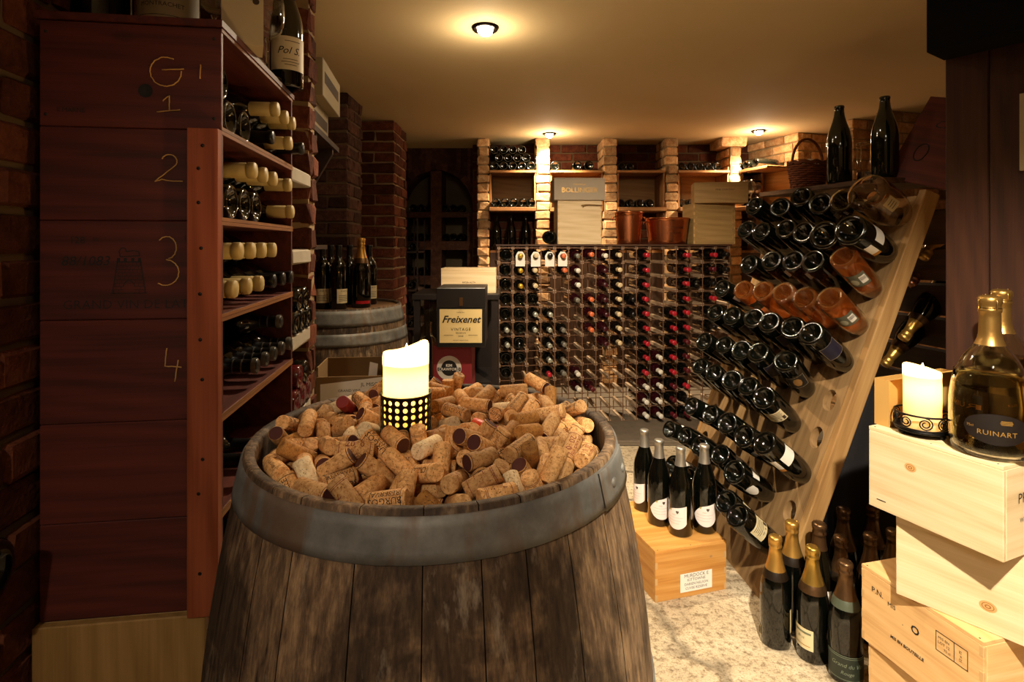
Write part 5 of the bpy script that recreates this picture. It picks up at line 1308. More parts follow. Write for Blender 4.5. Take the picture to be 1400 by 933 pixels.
# rear leaf: slats on stiles, hinged at the top and leaning the other way
apex = bp(0, 1.5, .06); foot = Vector((2.02, 1.95, 0)); BV = (apex - foot); BL = BV.length; BV.normalize(); BN = U.cross(BV).normalized()
FB = Matrix((BV, U, BN)).transposed().to_4x4(); FB.translation = foot
for a in (us[0] - .036, us[-1]):
    q = MB().box((0, a, 0), (BL - .03, a + .036, .045)).build('rear_stile', ST, rr_, FRI @ FB); bevel(q, .004, 1)
for k in range(10):
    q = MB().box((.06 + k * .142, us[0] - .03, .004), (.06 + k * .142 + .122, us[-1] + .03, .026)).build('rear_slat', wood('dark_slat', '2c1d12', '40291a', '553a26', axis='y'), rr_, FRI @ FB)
# shelf board laid along the ridge
ridge = [(1.318, 1.985), (1.62, 2.02), (1.53, 2.60), (1.145, 2.58)]
q = MB().prism(ridge, 1.458, 1.478).build('ridge_board', wood('ridge_board_wood', '38261a', '523a28', '6d5038', axis='y', tint=.2)); bevel(q, .002, 1)
tag(q, 'flat wooden board along the ridge of the riddling rack carrying empty bottles', 'shelf')
RIDGE = 1.4785

CLEARP = clear_glass('pinkish_clear_glass', 'f8ead8', 1.35); CLEARY = clear_glass('straw_clear_glass', 'f0d878', 1.36); ROSE = clear_glass('amber_rose_wine', 'fa9a48', 1.36, .93)
def shell(kind, mat, w_):
    p_ = PROF[kind]; top = p_[-1][1]
    inn = [(max(.0001, r_ - (w_ if z_ > .012 else .001)), z_ + (.005 if k_ < 6 else 0)) for k_, (r_, z_) in enumerate(p_[:-3]) if z_ < top - .009]
    return MB().lathe(p_[:-1] + [(p_[-2][0] - .003, top - .001), (inn[-1][0], top - .006)] + inn[::-1], 32).mesh('glass_body', mat), inn
def fill(inn, level, mat):
    wl = [(max(.0001, r_ - .0003), z_ + .0003) for r_, z_ in inn if z_ < level]
    return MB().lathe(wl + [(.0001, wl[-1][1] + .001)], 32).mesh('wine', mat)
_sc, _ic = shell('champagne', clear_glass('bright_clear_glass', 'fbf4ea', 1.45), .0028)
_sr, _ir = shell('rounded', CLEARP, .003)
_bm[('champagne', ROSE.name, 28)] = _sc; _bm[('champagne', CLEARY.name, 28)] = _sc; _bm[('rounded', CLEARP.name, 28)] = _sr
WINES = {'r': fill(_ic, .30, clear_glass('amber_rose_liquid', 'ff9a44', 1.33, .80)), 'Y': fill(_ic, .30, clear_glass('straw_liquid', 'f3dc80', 1.33))}
WINES['q'] = WINES['r']
RIDDLE = {
 9: [('C', 1182, 261), ('Y', 1150, 274), ('s', 1121, 278), ('n', 1095, 268), ('n', 1066, 283), ('n', 1030, 281)],
 8: [('t', 1162, 314), ('t', 1126, 321), ('n', 1098, 317), ('n', 1074, 312), ('n', 1040, 316), ('n', 1019, 313)],
 7: [('r', 1152, 350), ('n', 1111, 356), ('w', 1084, 356), ('w', 1054, 356), ('n', 1023, 361), None],
 6: [('r', 1134, 407), ('q', 1099, 407), ('q', 1070, 399), ('q', 1042, 397), ('r', 1015, 396), ('w', 986, 394)],
 5: [('v', 1108, 455), ('n', 1083, 447), ('v', 1051, 440), ('n', 1030, 434), ('v', 1000, 431), ('v', 977, 427)],
 4: [None, ('T', 1074, 493), ('v', 1036, 481), ('v', 1013, 478), ('n', 989, 471), ('v', 962, 466)],
 3: [None, ('u', 1044, 543), ('n', 1022, 527), ('c', 1000, 519), ('w', 975, 509), ('n', 957, 500)],
 2: [('O', 1044, 605), ('c', 1016, 596), ('c', 993, 578), ('w', 970, 566), ('w', 944, 555), None],
 1: [None, ('W', 1003, 645), ('w', 984, 621), ('w', 955, 609), ('w', 935, 595), ('w', 914, 587)],
 0: [('K', 1007, 704), ('c', 992, 685), ('w', 966, 664), ('n', 940, 650), ('w', 918, 635), None]}
EYEP = Vector((0, 0, EYE))
LK = {'s': 'white_block', 't': 'orange_white', 'w': 'white_block', 'r': 'rose_back', 'q': 'rose_strip', 'v': 'navy_block', 'T': 'tan_block', 'u': 'cream_block', 'c': 'cream_block', 'O': 'orange_white', 'W': 'two_whites', 'K': 'cream_block'}
DESC = {'C': 'fat clear glass bottle', 'Y': 'straw-coloured clear wine bottle', 's': 'dark white-labelled bottle', 'n': 'plain dark bottle', 't': 'dark orange-edged label bottle', 'w': 'dark white-labelled bottle', 'r': 'broad-labelled amber rose bottle',
        'q': 'strip-labelled amber rose bottle', 'v': 'dark navy-labelled bottle', 'T': 'black and ochre labelled bottle', 'u': 'dark cream-labelled bottle', 'c': 'dark cream-labelled bottle', 'O': 'dark amber-striped label bottle', 'W': 'dark bottle with two white labels', 'K': 'dark cream print-labelled bottle'}
for row, items in RIDDLE.items():
    for col, it in enumerate(items):
        if it is None: continue
        ty, px, py = it
        kind = {'C': 'rounded'}.get(ty, 'champagne')
        sc = 1.0
        if row in (8, 9) and col < 2 and ty == 't': sc = 1.18
        if ty == 'C': sc = 1.02
        if ty in 'nw' and row < 5: sc = .94
        L = {'rounded': .212, 'champagne': .226}[kind] * sc
        H = bp(SU * col, Vr[row]) - N * .0
        d = (ray(px, py)).normalized(); oc = EYEP - H
        b_ = d.dot(oc); c_ = oc.dot(oc) - L * L; disc = b_ * b_ - c_
        t_ = -b_ - math.sqrt(disc) if disc > 0 else -b_
        B = EYEP + d * t_; ax = (H - B).normalized(); B = H - ax * L
        front = (EYEP - B).normalized() + Vector((0, 0, .25)) + U.cross(Vector((0, 0, 1))) * 0 
        red_ = (CAPS['r'][1], .07) if (row, col) == (2, 0) else (BLKCAP, .07)
        glass = {'C': CLEARP, 'Y': CLEARY, 'r': ROSE, 'q': ROSE}.get(ty, DARKGLASS)
        M_ = orient(B, ax, front) @ RZ({'r': .55, 'O': .25, 'W': .1, 'K': -.15, 'v': .15, 'T': .5, 't': -.1, 'u': .9, 'n': 0}.get(ty, random.uniform(-.3, .3)))
        where = 'in riddling board, %s row down, %s from near edge' % (ORD[9 - row], ORD[col])
        rb_ = bottle(DESC[ty] + ' ' + where, kind, glass, M_, cap=red_, labels=(['white_left', 'white_round'] if ty == 'W' else [LK[ty]]) if ty in LK else (['blanc_block'] if ty == 'C' else []), group='bottles in the riddling board', scale=sc, seg=28)
        if ty in WINES: put('wine', WINES[ty], rb_)
# necks of the bottles in the rear leaf
GFOIL = foil('gold_foil', 'd0a150', .36, .85); BRFOIL = foil('bronze_foil', '6e5236', .35, .85); SFOIL = foil('silver_capsule_foil', 'b9b1a2', .38, .85, .08); PFOIL = foil('copper_pink_foil', 'b57a5a', .3, .9)
for k, (px, py, Y, fo, lb) in enumerate(((1240, 456, 2.10, GFOIL, 'gold-necked bottle upended in the rear leaf of the riddling rack, third from the top'), (1215, 492, 2.22, GFOIL, 'gold-necked bottle upended in the rear leaf, lowest of those in view'), (1268, 345, 2.02, GFOIL, 'gold-necked bottle upended in the rear leaf, topmost in view'), (1250, 382, 2.12, PFOIL, 'pink-copper-necked bottle upended in the rear leaf, second from the top'))):
    tip = at(px, py, Y); ax = Vector((-.66, -.08, -.74)).normalized()
    bottle(lb, 'champagne', DARKGLASS, orient(tip - ax * .30, ax, (-1, -1, 0)), cap=(fo, .085, 'wire', BRFOIL), group='bottles in the rear leaf of the riddling rack')

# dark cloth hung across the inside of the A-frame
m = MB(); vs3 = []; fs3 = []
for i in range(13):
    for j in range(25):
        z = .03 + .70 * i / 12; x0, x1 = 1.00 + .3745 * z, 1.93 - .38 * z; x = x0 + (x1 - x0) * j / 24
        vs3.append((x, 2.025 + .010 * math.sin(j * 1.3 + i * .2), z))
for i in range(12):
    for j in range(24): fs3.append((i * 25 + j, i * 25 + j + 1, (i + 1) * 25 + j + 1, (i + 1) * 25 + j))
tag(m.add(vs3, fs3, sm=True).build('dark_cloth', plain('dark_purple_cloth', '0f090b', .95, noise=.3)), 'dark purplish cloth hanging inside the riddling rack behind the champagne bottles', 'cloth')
# on the ridge board
p = Vector((1.292, 2.20, RIDGE)); bottle('empty dark green champagne bottle on the ridge board beside the wicker basket', 'champagne', glass_bottle('dark_green_glass', '0b120a'), T(p))
p = Vector((1.378, 2.06, RIDGE)); bottle('empty dark green champagne bottle on the ridge board before the leaning case lid', 'champagne', glass_bottle('dark_green_glass', '0b120a'), T(p))
r = thing('wire_lantern', 'slim steel wire stand with glass cup between the two empty bottles', 'stand', (1.425, 2.245, RIDGE))
m = MB()
for k in range(4): a = k * PI / 2 + .5; m.tube([(.033 * math.cos(a), .033 * math.sin(a), 0), (.033 * math.cos(a), .033 * math.sin(a), .17)], .0022, 6)
for z in (.012, .165): m.tube([(.033 * math.cos(t * PI / 12), .033 * math.sin(t * PI / 12), z) for t in range(24)], .0022, 6, closed=True)
m.build('wire_frame', CHROME, r)
MB().lathe([(.0001, .013), (.03, .013), (.031, .05), (.029, .05), (.028, .016), (.0001, .016)], 24).build('glass_cup', CRYST, r)
# wicker basket
r = thing('wicker_basket', 'brown wicker basket with an arched handle and a white cloth on the ridge board', 'basket', T(1.305, 2.46, RIDGE) @ RZ(.3))
m = MB(); nst = 22
def oval(a, s_): return (.088 * s_ * math.cos(a), .062 * s_ * math.sin(a))
for j in range(11):
    z = .006 + j * .0095; sc = .82 + .18 * j / 10
    pts = []
    for k in range(nst * 3):
        a = 2 * PI * k / (nst * 3); w_ = 1 + .035 * math.cos(nst / 2 * a * 1.0 + (j % 2) * PI)
        x, y = oval(a, sc * w_); pts.append((x, y, z))
    m.tube(pts, .0052, 6, 0, random.random(), closed=True)
for k in range(nst):
    a = 2 * PI * k / nst; x0, y0 = oval(a, .82); x1, y1 = oval(a, 1.0); m.tube([(x0, y0, 0), (x1, y1, .112)], .0035, 5, 0, .4)
m.add([(*oval(2 * PI * k / 24, .80), .004) for k in range(24)], [tuple(range(24))])
WICK = wood('wicker_cane', '4a2414', '6e3a1f', '8d5230', axis='x', knots=False, tint=.5)
m.build('woven_body', WICK, r)
m = MB()
for dr in (0, .006): m.tube([(*oval(2 * PI * k / 40, 1.03), .113 + .004 * math.sin(k * PI / 2) + dr) for k in range(40)], .0055, 6, closed=True)
m.build('braided_rim', WICK, r)
MB().tube([(.085 * math.cos(PI * k / 16), 0, .11 + .115 * math.sin(PI * k / 16)) for k in range(17)], .0058, 7).build('arched_handle', WICK, r)
c = MB(); vs2 = []; fs2 = []
for i in range(13):
    for j in range(13):
        x, y = -.07 + .14 * i / 12, -.045 + .09 * j / 12; k_ = 1 - (x / .085) ** 2 - (y / .06) ** 2
        vs2.append((x, y, .10 + .035 * max(0, k_) + .006 * math.sin(60 * x + 40 * y)))
for i in range(12):
    for j in range(12): fs2.append((i * 13 + j, (i + 1) * 13 + j, (i + 1) * 13 + j + 1, i * 13 + j + 1))
o = tag(c.add(vs2, fs2, sm=True).build('folded_cloth', plain('white_linen', 'cfc8b8', .9), M=T(1.305, 2.46, RIDGE) @ RZ(.3)), 'white cloth tucked inside the wicker basket', 'cloth')
# leaning case lid
u_ = Vector((.52, -.80, -.30)).normalized(); v_ = Vector((.5, 0, .866)); v_ = (v_ - u_ * v_.dot(u_)).normalized(); n_ = u_.cross(v_)
LM = Matrix((u_, v_, n_)).transposed().to_4x4(); LM.translation = at(1197, 247, 2.05) + Vector((.03, .0, .012))
r = thing('case_lid', 'red-brown wine case lid leaning at a slant above the riddling rack', 'board', LM)
q = MB().box((0, 0, -.012), (.30, .345, 0)).build('lid_board', redw('x'), r); bevel(q, .0015, 1)
m = MB(); m.text('Chat', .045, T(.105, .235, .0008), 0, shear=.4); m.text('1989', .015, T(.1, .285, .0008), 0); m.tube([(.07 + .02 * math.cos(t), .12 + .035 * math.sin(t), .0008) for t in [k * .5 for k in range(12)]], .002, 4, closed=True); m.build('stamp', INK, r)

# ------------------------------------------------------------------ dark planks, hanging black box and frame at the right
PL = Matrix(((.556, .831, 0, 1.244), (-.831, .556, 0, 1.60), (0, 0, 1, 0), (0, 0, 0, 1)))
dk = wood('dark_plank_wood', '1f0e06', '2f180b', '3e2212', axis='z', tint=.4, rough=.92)
for k, (a, b) in enumerate(((0, .098), (.100, .205), (.207, .40))):
    o = MB().box((a, 0, 0), (b, .03, 1.90), 0, (.5, .7, .3)[k]).build('upright_plank', dk, M=PL); bevel(o, .003, 1)
    tag(o, ('dark upright plank at the right, nearest the riddling rack', 'dark upright plank with a knot, middle of three behind the round bottles', 'dark upright plank at the right edge with a hanging frame')[k], 'plank', 'dark upright planks')
r = thing('black_cupboard', 'black box fixed to the ceiling over the dark planks', 'cupboard', PL)
q = MB().box((-.004, -.12, 1.765), (.45, -.003, CEIL - .001)).build('cupboard_body', plain('soot_black_board', '060504', .9, spec=.1), r); bevel(q, .003, 1)
r = thing('picture_frame', 'narrow cream-edged frame hanging on the dark planks', 'frame', PL @ T(.166, -.002, 1.43))
fm = MB()
for a_, b_ in (((0, -.014, 0), (.014, 0, .2)), ((.126, -.014, 0), (.14, 0, .2)), ((.014, -.014, 0), (.126, 0, .012)), ((.014, -.014, .188), (.126, 0, .2))): fm.box(a_, b_)
fm.build('frame_moulding', plain('cream_frame_paint', '8a7a58', .6), r)
MB().box((.014, -.006, .012), (.126, -.001, .188)).build('dark_picture', BLACK, r)

# ------------------------------------------------------------------ pale pine cases at the right, with candle and round bottles
def cm(x, y, z, ux, uy):
    l = math.hypot(ux, uy); ux /= l; uy /= l
    return Matrix(((ux, -uy, 0, x), (uy, ux, 0, y), (0, 0, 1, z), (0, 0, 0, 1)))
HCR = .1966
M4 = cm(.935, 1.462, 0, .10, -.28); r = closed_crate('pine_case', 'lowest pale pine case of the right-hand stack, on the floor', M4, .31, .36, HCR - .0005, peach)
m = MB(); m.text('MIS EN BOUTEILLE', .014, on_front(.12, .11)); m.build('stamp', INKB, r)
M3 = cm(.925, 1.475, HCR, .075, -.294); r = closed_crate('pine_case', 'peach-toned pine case with a stamped box, third down in the right-hand stack', M3, .303, .36, HCR - .0005, peach)
m = MB(); m.text('P.N.', .020, on_front(.048, .148)); m.text('MIS', .015, on_front(.088, .138)); m.text('O', .027, on_front(.150, .118), bold=.0006); m.text('.', .02, on_front(.118, .116)); m.build('stencil', INK, r); m = MB(); m.text('MIS EN BOUTEILLE', .0105, on_front(.128, .062), shear=.1, bold=.0003); m.build('bottling_line', INK, r); m = MB()
for x0, x1, z0, z1 in ((.200, .2715, .153, .1545), (.200, .2715, .110, .1115), (.200, .2015, .110, .1545), (.270, .2715, .110, .1545), (.241, .2425, .110, .1545)): m.add([(x0, -.0008, z0), (x1, -.0008, z0), (x1, -.0008, z1), (x0, -.0008, z1)], [(0, 1, 2, 3)])
m.text('MIS EN', .0085, on_front(.2185, .142)); m.text('LOT 12', .0085, on_front(.2185, .131)); m.text('75 cl', .008, on_front(.226, .120)); m.text('12 x 75', .0085, on_front(.256, .132, rot=PI / 2)); m.build('stamp_box', INK, r); m = MB()
m.text('P.N.', .03, on_side(.07, .05, .3038)); m.build('stamp', INK, r)
M2 = cm(.928, 1.347, 2 * HCR, .145, -.179); r = closed_crate('pine_case', 'knotty pale pine case turned askew, second down in the right-hand stack', M2, .34, .30, HCR - .0005, pine, fingers=False)
knot(r, on_front(.172, .055, -.0002), 1.0)
M1 = cm(.888, 1.387, 3 * HCR, .109, -.255); r = closed_crate('pine_case', 'topmost pale pine case of the right-hand stack, carrying the candle and round bottles', M1, .2785, .40, HCR - .0005, pine, fingers=False)
knot(r, on_front(.0985, .128, -.0002), .85)
m = MB(); m.text('PRUM', .03, on_side(.09, .12, .2793)); m.text('.   .', .02, on_side(.09, .095, .2793)); m.text('WEINGUT', .014, on_side(.09, .075, .2793)); m.box((.02, -.0007, .022), (.042, -.0003, .024)); m.build('stamp', INK, r)
TOPC = 4 * HCR
# brown carton along the back of the case
r = thing('brown_carton', 'narrow brown cardboard carton behind the right-hand candle on the top case', 'box', M1 @ T(-.006, .030, HCR))
kr = plain('brown_cardboard', 'a9803f', .8, noise=.08); m = MB(); w_, d_, h_ = .036, .27, .115
m.box((0, 0, 0), (w_, .003, h_)); m.box((0, d_ - .003, 0), (w_, d_, h_)); m.box((0, .003, 0), (.003, d_ - .003, h_)); m.box((w_ - .003, .003, 0), (w_, d_ - .003, h_)); m.box((.003, .003, 0), (w_ - .003, d_ - .003, .003))
m.build('carton_body', kr, r)
m = MB(); m.box((w_ - .003, .003, h_ + .0003), (w_ + .05, d_ - .003, h_ + .0033), M=T(w_, 0, h_) @ Matrix.Rotation(-.35, 4, 'Y') @ T(-w_, 0, -h_)); m.build('carton_flap', kr, r)
# wrought candle dish
hx_, hy_ = .9745, 1.324
r = thing('candle_dish', 'black wrought iron candle dish with scrolls on the top pine case', 'candle holder', (hx_, hy_, TOPC))
IRON = plain('black_wrought_iron', '0e0c0b', .45, metal=.7)
m = MB(); m.lathe([(.0001, .012), (.053, .012), (.056, .014), (.056, .019), (.052, .017), (.0001, .016)], 36); m.build('dish', IRON, r)
for k in range(3): a = k * 2.094 + .9; MB().lathe([(.0001, 0), (.006, .002), (.008, .007), (.006, .012), (.0001, .0125)], 12, M=T(.044 * math.cos(a), .044 * math.sin(a), 0)).build('ball_foot', IRON, r)
for z in (.021, .053): MB().tube([(.056 * math.cos(2 * PI * k / 40), .056 * math.sin(2 * PI * k / 40), z) for k in range(40)], .0022, 6, closed=True).build('rim_wire', IRON, r)
for k in range(9):
    a0 = 2 * PI * k / 9; pts = []
    for i in range(26):
        t_ = i / 25 * 4.0 * PI; rad_ = .0148 - .0105 * i / 25; sg = 1 if k % 2 else -1
        s_ = rad_ * math.cos(t_ + PI / 2) * sg; z = .037 + rad_ * math.sin(t_ + PI / 2)
        a = a0 + s_ / .056; pts.append((.056 * math.cos(a), .056 * math.sin(a), z))
    MB().tube(pts, .0015, 5).build('iron_scroll', IRON, r)
candle('thick ivory candle burning in the scrolled iron dish on the pine case', T(hx_, hy_, TOPC + .0172), .038, .142, lambda a: -.008 * math.cos(a + .35), WAXW, 4.5, .03)
# round-bodied golden bottles
GOLDW = clear_glass('golden_wine_glass', 'f4eab4', 1.34); OVAL = plain('black_oval_label', '17100c', .4)
_p = PROF['rounded']; _w = .0030
_in = [(max(.0001, r_ - (_w if z_ > .012 else .002)), z_ + (.006 if k_ < 6 else 0)) for k_, (r_, z_) in enumerate(_p[:-3]) if z_ < .297]
SHELL = MB().lathe(_p[:-1] + [(.0150, .3052), (.0130, .300)] + [(r_, z_) for r_, z_ in reversed(_in) if z_ < .297], 44).mesh('glass_body', clear_glass('round_bottle_glass', 'fbf8e4', 1.45))
_wl = [(r_ - .0004, z_ + .0004) for r_, z_ in _in if z_ < .170]
WINE = MB().lathe(_wl + [(_wl[-1][0] - .001, .170), (.0001, .170)], 44).mesh('golden_wine', clear_glass('golden_wine_liquid', 'f6eab8', 1.33))
def round_bottle(label, x, y, ang):
    r = thing('champagne_bottle', label, 'bottle', orient((x, y, TOPC + .0003), (0, 0, 1), (math.sin(ang), -math.cos(ang), 0)) @ Matrix.Diagonal((1.1, 1.1, 1.03, 1)), 'round golden bottles')
    put('glass_body', SHELL, r); put('golden_wine', WINE, r)
    put('foil_capsule', cap_mesh('rounded', foil('dull_gold_foil', '98743c', .36, .85), .078, 'wire', None), r)
    m = MB(); R = .0655 + .0008; c_, w_, h_ = .066, .052, .031
    m.patch(R, lambda q: c_ - h_ * math.sqrt(max(0, 1 - (q / w_) ** 2)), lambda q: c_ + h_ * math.sqrt(max(0, 1 - (q / w_) ** 2)), -w_, w_, 24, 0)
    m.text_cyl('RUINART', .0135, R + .0008, .058, 1, space=1.1); m.text_cyl('75cl', .007, R + .0008, .068, 1, s0=-.041)
    for i in range(5): m.patch(R + .0008, .077 + .0018 * i, .0780 + .0018 * i, .004 + abs(i - 2) * .0008, .024 - abs(i - 2) * .0008, 5, 1)
    m.build('oval_label', [OVAL, GOLDINK], r)
    m = MB(); m.patch(R, .040, .078, .118, .15, 8); m.build('back_label', plain('lime_back_label', 'a9a03a', .5), r)
round_bottle('round golden champagne bottle with a black oval label, nearer of two on the case', 1.035, 1.207, -.55)
round_bottle('round golden champagne bottle cut by the right picture edge, behind its twin', 1.205, 1.372, -.55)

# ------------------------------------------------------------------ champagne bottles on the floor
def champ(label, px, Y, fo, ln, band, labels, sc=1.0, ang=0.0, kind='champagne'):
    x = (px - HX) * Y / F
    bottle(label, kind, DARKGLASS, orient((x, Y, 0), (0, 0, 1), Vector((-x, -Y, 0))) @ RZ(ang), cap=(fo, ln, 'wire', band), labels=labels, group='champagne bottles on the floor', scale=sc, seg=32)
BANDB = plain('black_gold_neck_band', '241a10', .4, metal=.4)
champ('gold-foiled champagne bottle on the floor, nearest the riddling board foot', 1060, 1.735, GFOIL, .10, BANDB, ['champ_side'])
champ('gold-foiled champagne bottle standing behind the two front gold ones', 1083, 1.800, GFOIL, .10, BANDB, [], 1.04)
champ('gold-foiled champagne bottle with a cream label, second from the riddling board', 1111, 1.675, foil('pale_gold_foil', 'c9a24c', .3, .9), .105, BRFOIL, ['champ_cream'], 1.0, -.75)
champ('dark-foiled bottle with a white and green label behind the gold champagne bottles', 1120, 1.765, BRFOIL, .05, None, ['champ_green'], 1.08, .2)
champ('bronze-foiled champagne bottle behind the one with the dark green label', 1150, 1.735, BRFOIL, .105, BANDB, [])
champ('front champagne bottle with a dark green label beside the pine cases', 1156, 1.596, BRFOIL, .10, plain('dull_silver_band', '59604f', .4, metal=.4), ['champ_dark'], 1.0, .1)
champ('bronze-foiled champagne bottle in shadow, rear middle of the floor group', 1153, 1.885, BRFOIL, .10, None, [], 1.05)
champ('bronze-foiled champagne bottle in shadow beside the pine case corner', 1190, 1.75, BRFOIL, .10, None, [])
champ('bronze-foiled champagne bottle in shadow, farthest back by the pine cases', 1193, 1.90, BRFOIL, .10, None, [], 1.05)
champ('bronze-foiled champagne bottle half hidden behind the askew pine case', 1221, 1.775, BRFOIL, .10, None, [])

# ------------------------------------------------------------------ low amber case with four bottles
MC = cm(.494, 1.922, 0, .275, .078)
r = closed_crate('amber_case', 'honey-brown wooden case on the floor carrying four silver-topped bottles', MC, .286, .365, .177, amber)
m = MB(); m.add([(.098, -.0008, .018), (.226, -.0008, .018), (.226, -.0008, .083), (.098, -.0008, .083)], [(0, 1, 2, 3)], 0)
for i, s_ in enumerate(('MURDOCK E', 'KITTOWNE', 'DARIEN NELSON', 'CUVEE RESERVE')): m.text(s_, (.017, .014, .0125, .0125)[i], on_front(.162, .073 - .0145 * i, -.0014), 1)
m.build('paper_sticker', [plain('white_sticker', 'efe9dc', .5, noise=.03), plain('grey_sticker_print', '55555a', .7)], r)
m = MB(); m.tube([(-.0006, .22 + .012 * math.cos(t * .7), .125 + .01 * math.sin(t * 1.1)) for t in range(9)], .0012, 4); m.build('branded_mark', INK, r)
knot(r, on_front(.222, .128, -.0002), .5)
for k, (px, Y, ang, lb) in enumerate(((881, 2.245, -1.0, 'silver-topped wine bottle at the back corner of the honey-brown case'), (901, 2.13, .12, 'silver-topped wine bottle, second along on the honey-brown case'), (930.5, 2.052, -.55, 'silver-topped wine bottle with its label turned aside, nearest on the honey-brown case'), (963, 2.075, .0, 'silver-topped wine bottle at the right on the honey-brown case'))):
    x = (px - HX) * Y / F
    bottle(lb, 'burgundy', DARKGLASS, orient((x, Y, .1773), (0, 0, 1), Vector((-x, -Y, 0))) @ RZ(ang), cap=(SFOIL, .062), labels=['teardrop'], group='silver-topped bottles on the case', scale=1.05, seg=36)

# ------------------------------------------------------------------ things beyond the big barrel
barrel('wine_barrel', 'grey weathered barrel with two steel hoops in the back left corner', T(-.835, 2.72, 0), [(.875, .944), (.79, .845), (.20, .235), (.01, .06)], .012, seed=12)
ZT = .950 - .012 + .0003
PORT = 'port_cream'
def onbarrel(label, px, Y, kind, cap, labels, ang=0.0, sc=1.0):
    x = (px - HX) * Y / F
    bottle(label, kind, DARKGLASS, orient((x, Y, ZT), (0, 0, 1), Vector((-x, -Y, 0))) @ RZ(ang), cap=cap, labels=labels, group='bottles on the back barrel', scale=sc)
onbarrel('gold-necked champagne bottle with a red label on the back barrel', 494, 2.66, 'champagne', (GFOIL, .095, 'wire', BRFOIL), ['red_flash'], .1)
onbarrel('dark bottle with a white side label beside the gold-necked one on the back barrel', 503, 2.79, 'burgundy', (BLKCAP, .055), [('white_block', .5)], 0, 1.0) if False else onbarrel('dark bottle behind the gold-necked one on the back barrel', 505, 2.80, 'bordeaux', (BLKCAP, .055), [(PORT, .45)])
onbarrel('dark port bottle with a cream label on the back barrel, second from the pier', 463, 2.58, 'bordeaux', (BLKCAP, .05), [(PORT, .7)])
onbarrel('dark port bottle with a cream label on the back barrel, nearest the pier', 441, 2.60, 'bordeaux', (BLKCAP, .05), [(PORT, .1)])
onbarrel('dark port bottle with a cream label in the rear on the back barrel', 452, 2.74, 'bordeaux', (BLKCAP, .05), [(PORT, -.1)])
onbarrel('slim dark bottle in the rear between the port and champagne bottles on the back barrel', 478, 2.80, 'bordeaux', (BLKCAP, .05), [])

# shelf on the left wall with cartons
dw = wood('black_brown_wood', '1c120b', '2c1c12', '3c281a', axis='y')
r = thing('bracket_shelf', 'dark wall shelf on a slanting bracket carrying two pale cartons', 'shelf', CAB)
MB().box((-.31, .86, 1.622), (-.02, 1.35, 1.642)).build('shelf_board', dw, r)
for t in (.95, 1.26): MB().prism([(-.31, 1.15), (-.285, 1.15), (-.03, 1.6), (-.03, 1.621), (-.31, 1.621)], t - .012, t + .012, M=Matrix(((1, 0, 0, 0), (0, 0, 1, 0), (0, 1, 0, 0), (0, 0, 0, 1)))).build('bracket', dw, r)
wc = plain('dull_white_carton', '8f8062', .75, noise=.06)
r = thing('wine_carton', 'pale carton lying on the wall shelf under another', 'box', CAB @ T(-.26, .92, 1.6425)); q = MB().box((0, 0, 0), (.22, .30, .105)).build('carton_body', wc, r); bevel(q, .002, 1)
MB().box((.2203, .02, .03), (.2208, .28, .07)).build('printing', INKB, r)
r = thing('wine_carton', 'pale carton stacked on top of the other on the wall shelf', 'box', CAB @ T(-.25, .91, 1.748)); q = MB().box((0, 0, 0), (.25, .34, .13)).build('carton_body', wc, r); bevel(q, .002, 1)
MB().box((.2503, .03, .05), (.2508, .30, .09)).build('printing', INKB, r)
r = thing('small_wall_shelf', 'small dark wall ledge holding a tan wooden box above the back barrel', 'shelf', CAB); MB().box((-.31, .86, 1.22), (-.03, 1.15, 1.236)).build('shelf_board', dw, r)
r = closed_crate('wine_box', 'small tan wooden box upright on the wall ledge above the back barrel', CAB @ T(-.22, .90, 1.2365), .165, .14, .20, peach, fingers=False)
m = MB(); m.text('IV', .03, on_front(.11, .10)); m.build('stamp', INKB, r)

# dark cabinet, labelled boxes and cartons
r = thing('display_cabinet', 'dark metal display cabinet behind the labelled boxes', 'cabinet', (-.50, 2.84, .034 * 0))
dm = plain('dark_brown_metal', '1d1511', .45, metal=.3)
w_, d_, h_ = .425, .36, .985
for x in (0, w_ - .03):
    for y in (0, d_ - .03): MB().box((x, y, 0), (x + .03, y + .03, h_ - .03)).build('post', dm, r)
q = MB().box((-.01, -.01, h_ - .0295), (w_ + .01, d_ + .01, h_)).build('cabinet_top', dm, r); bevel(q, .003, 1)
for z in (.10, .52): MB().box((.002, .002, z), (w_ - .002, d_ - .002, z + .015)).build('cabinet_shelf', dm, r)
MB().box((.03, d_ - .012, .116), (w_ - .03, d_ - .006, h_ - .031)).build('back_sheet', dm, r)
MB().box((.031, .006, .54), (.115, .010, h_ - .04)).build('glass_pane', clear_glass('cabinet_glass', 'e8eee8', 1.45), r)
p = at(587, 470, 2.93); bottle('clear wrapped bottle inside the dark cabinet', 'bordeaux', clear_glass('frosty_clear_glass', 'e6e8e2', 1.3), T(p.x, p.y, .5355), labels=[])
p = at(603, 410, 2.90)
r = closed_crate('wine_box', 'small pale wooden box lying on the dark cabinet behind the black box', T(p.x, 2.90, .9853), .285, .17, .128, pine, fingers=False)
m = MB(); m.text('RIOJA ALTA', .013, on_front(.145, .055)); m.text('RESERVA', .010, on_front(.145, .04)); m.build('stamp', INKB, r)
p = at(592, 473, 2.42); zk = .505
r = closed_crate('support_case', 'plain dark case on the floor under the red box, mostly hidden by the barrel', T(p.x - .02, 2.43, 0), .26, .24, zk - .0005, redw)
ht = EYE - (473 - HY) * 2.42 / F - zk
r = thing('red_box', 'red box with a round black and white badge under the black box', 'box', (p.x, 2.42, zk))
q = MB().box((0, 0, 0), (.168, .22, ht)).build('carton_body', plain('matt_red_card', '7c1a20', .55, noise=.08), r); bevel(q, .0015, 1)
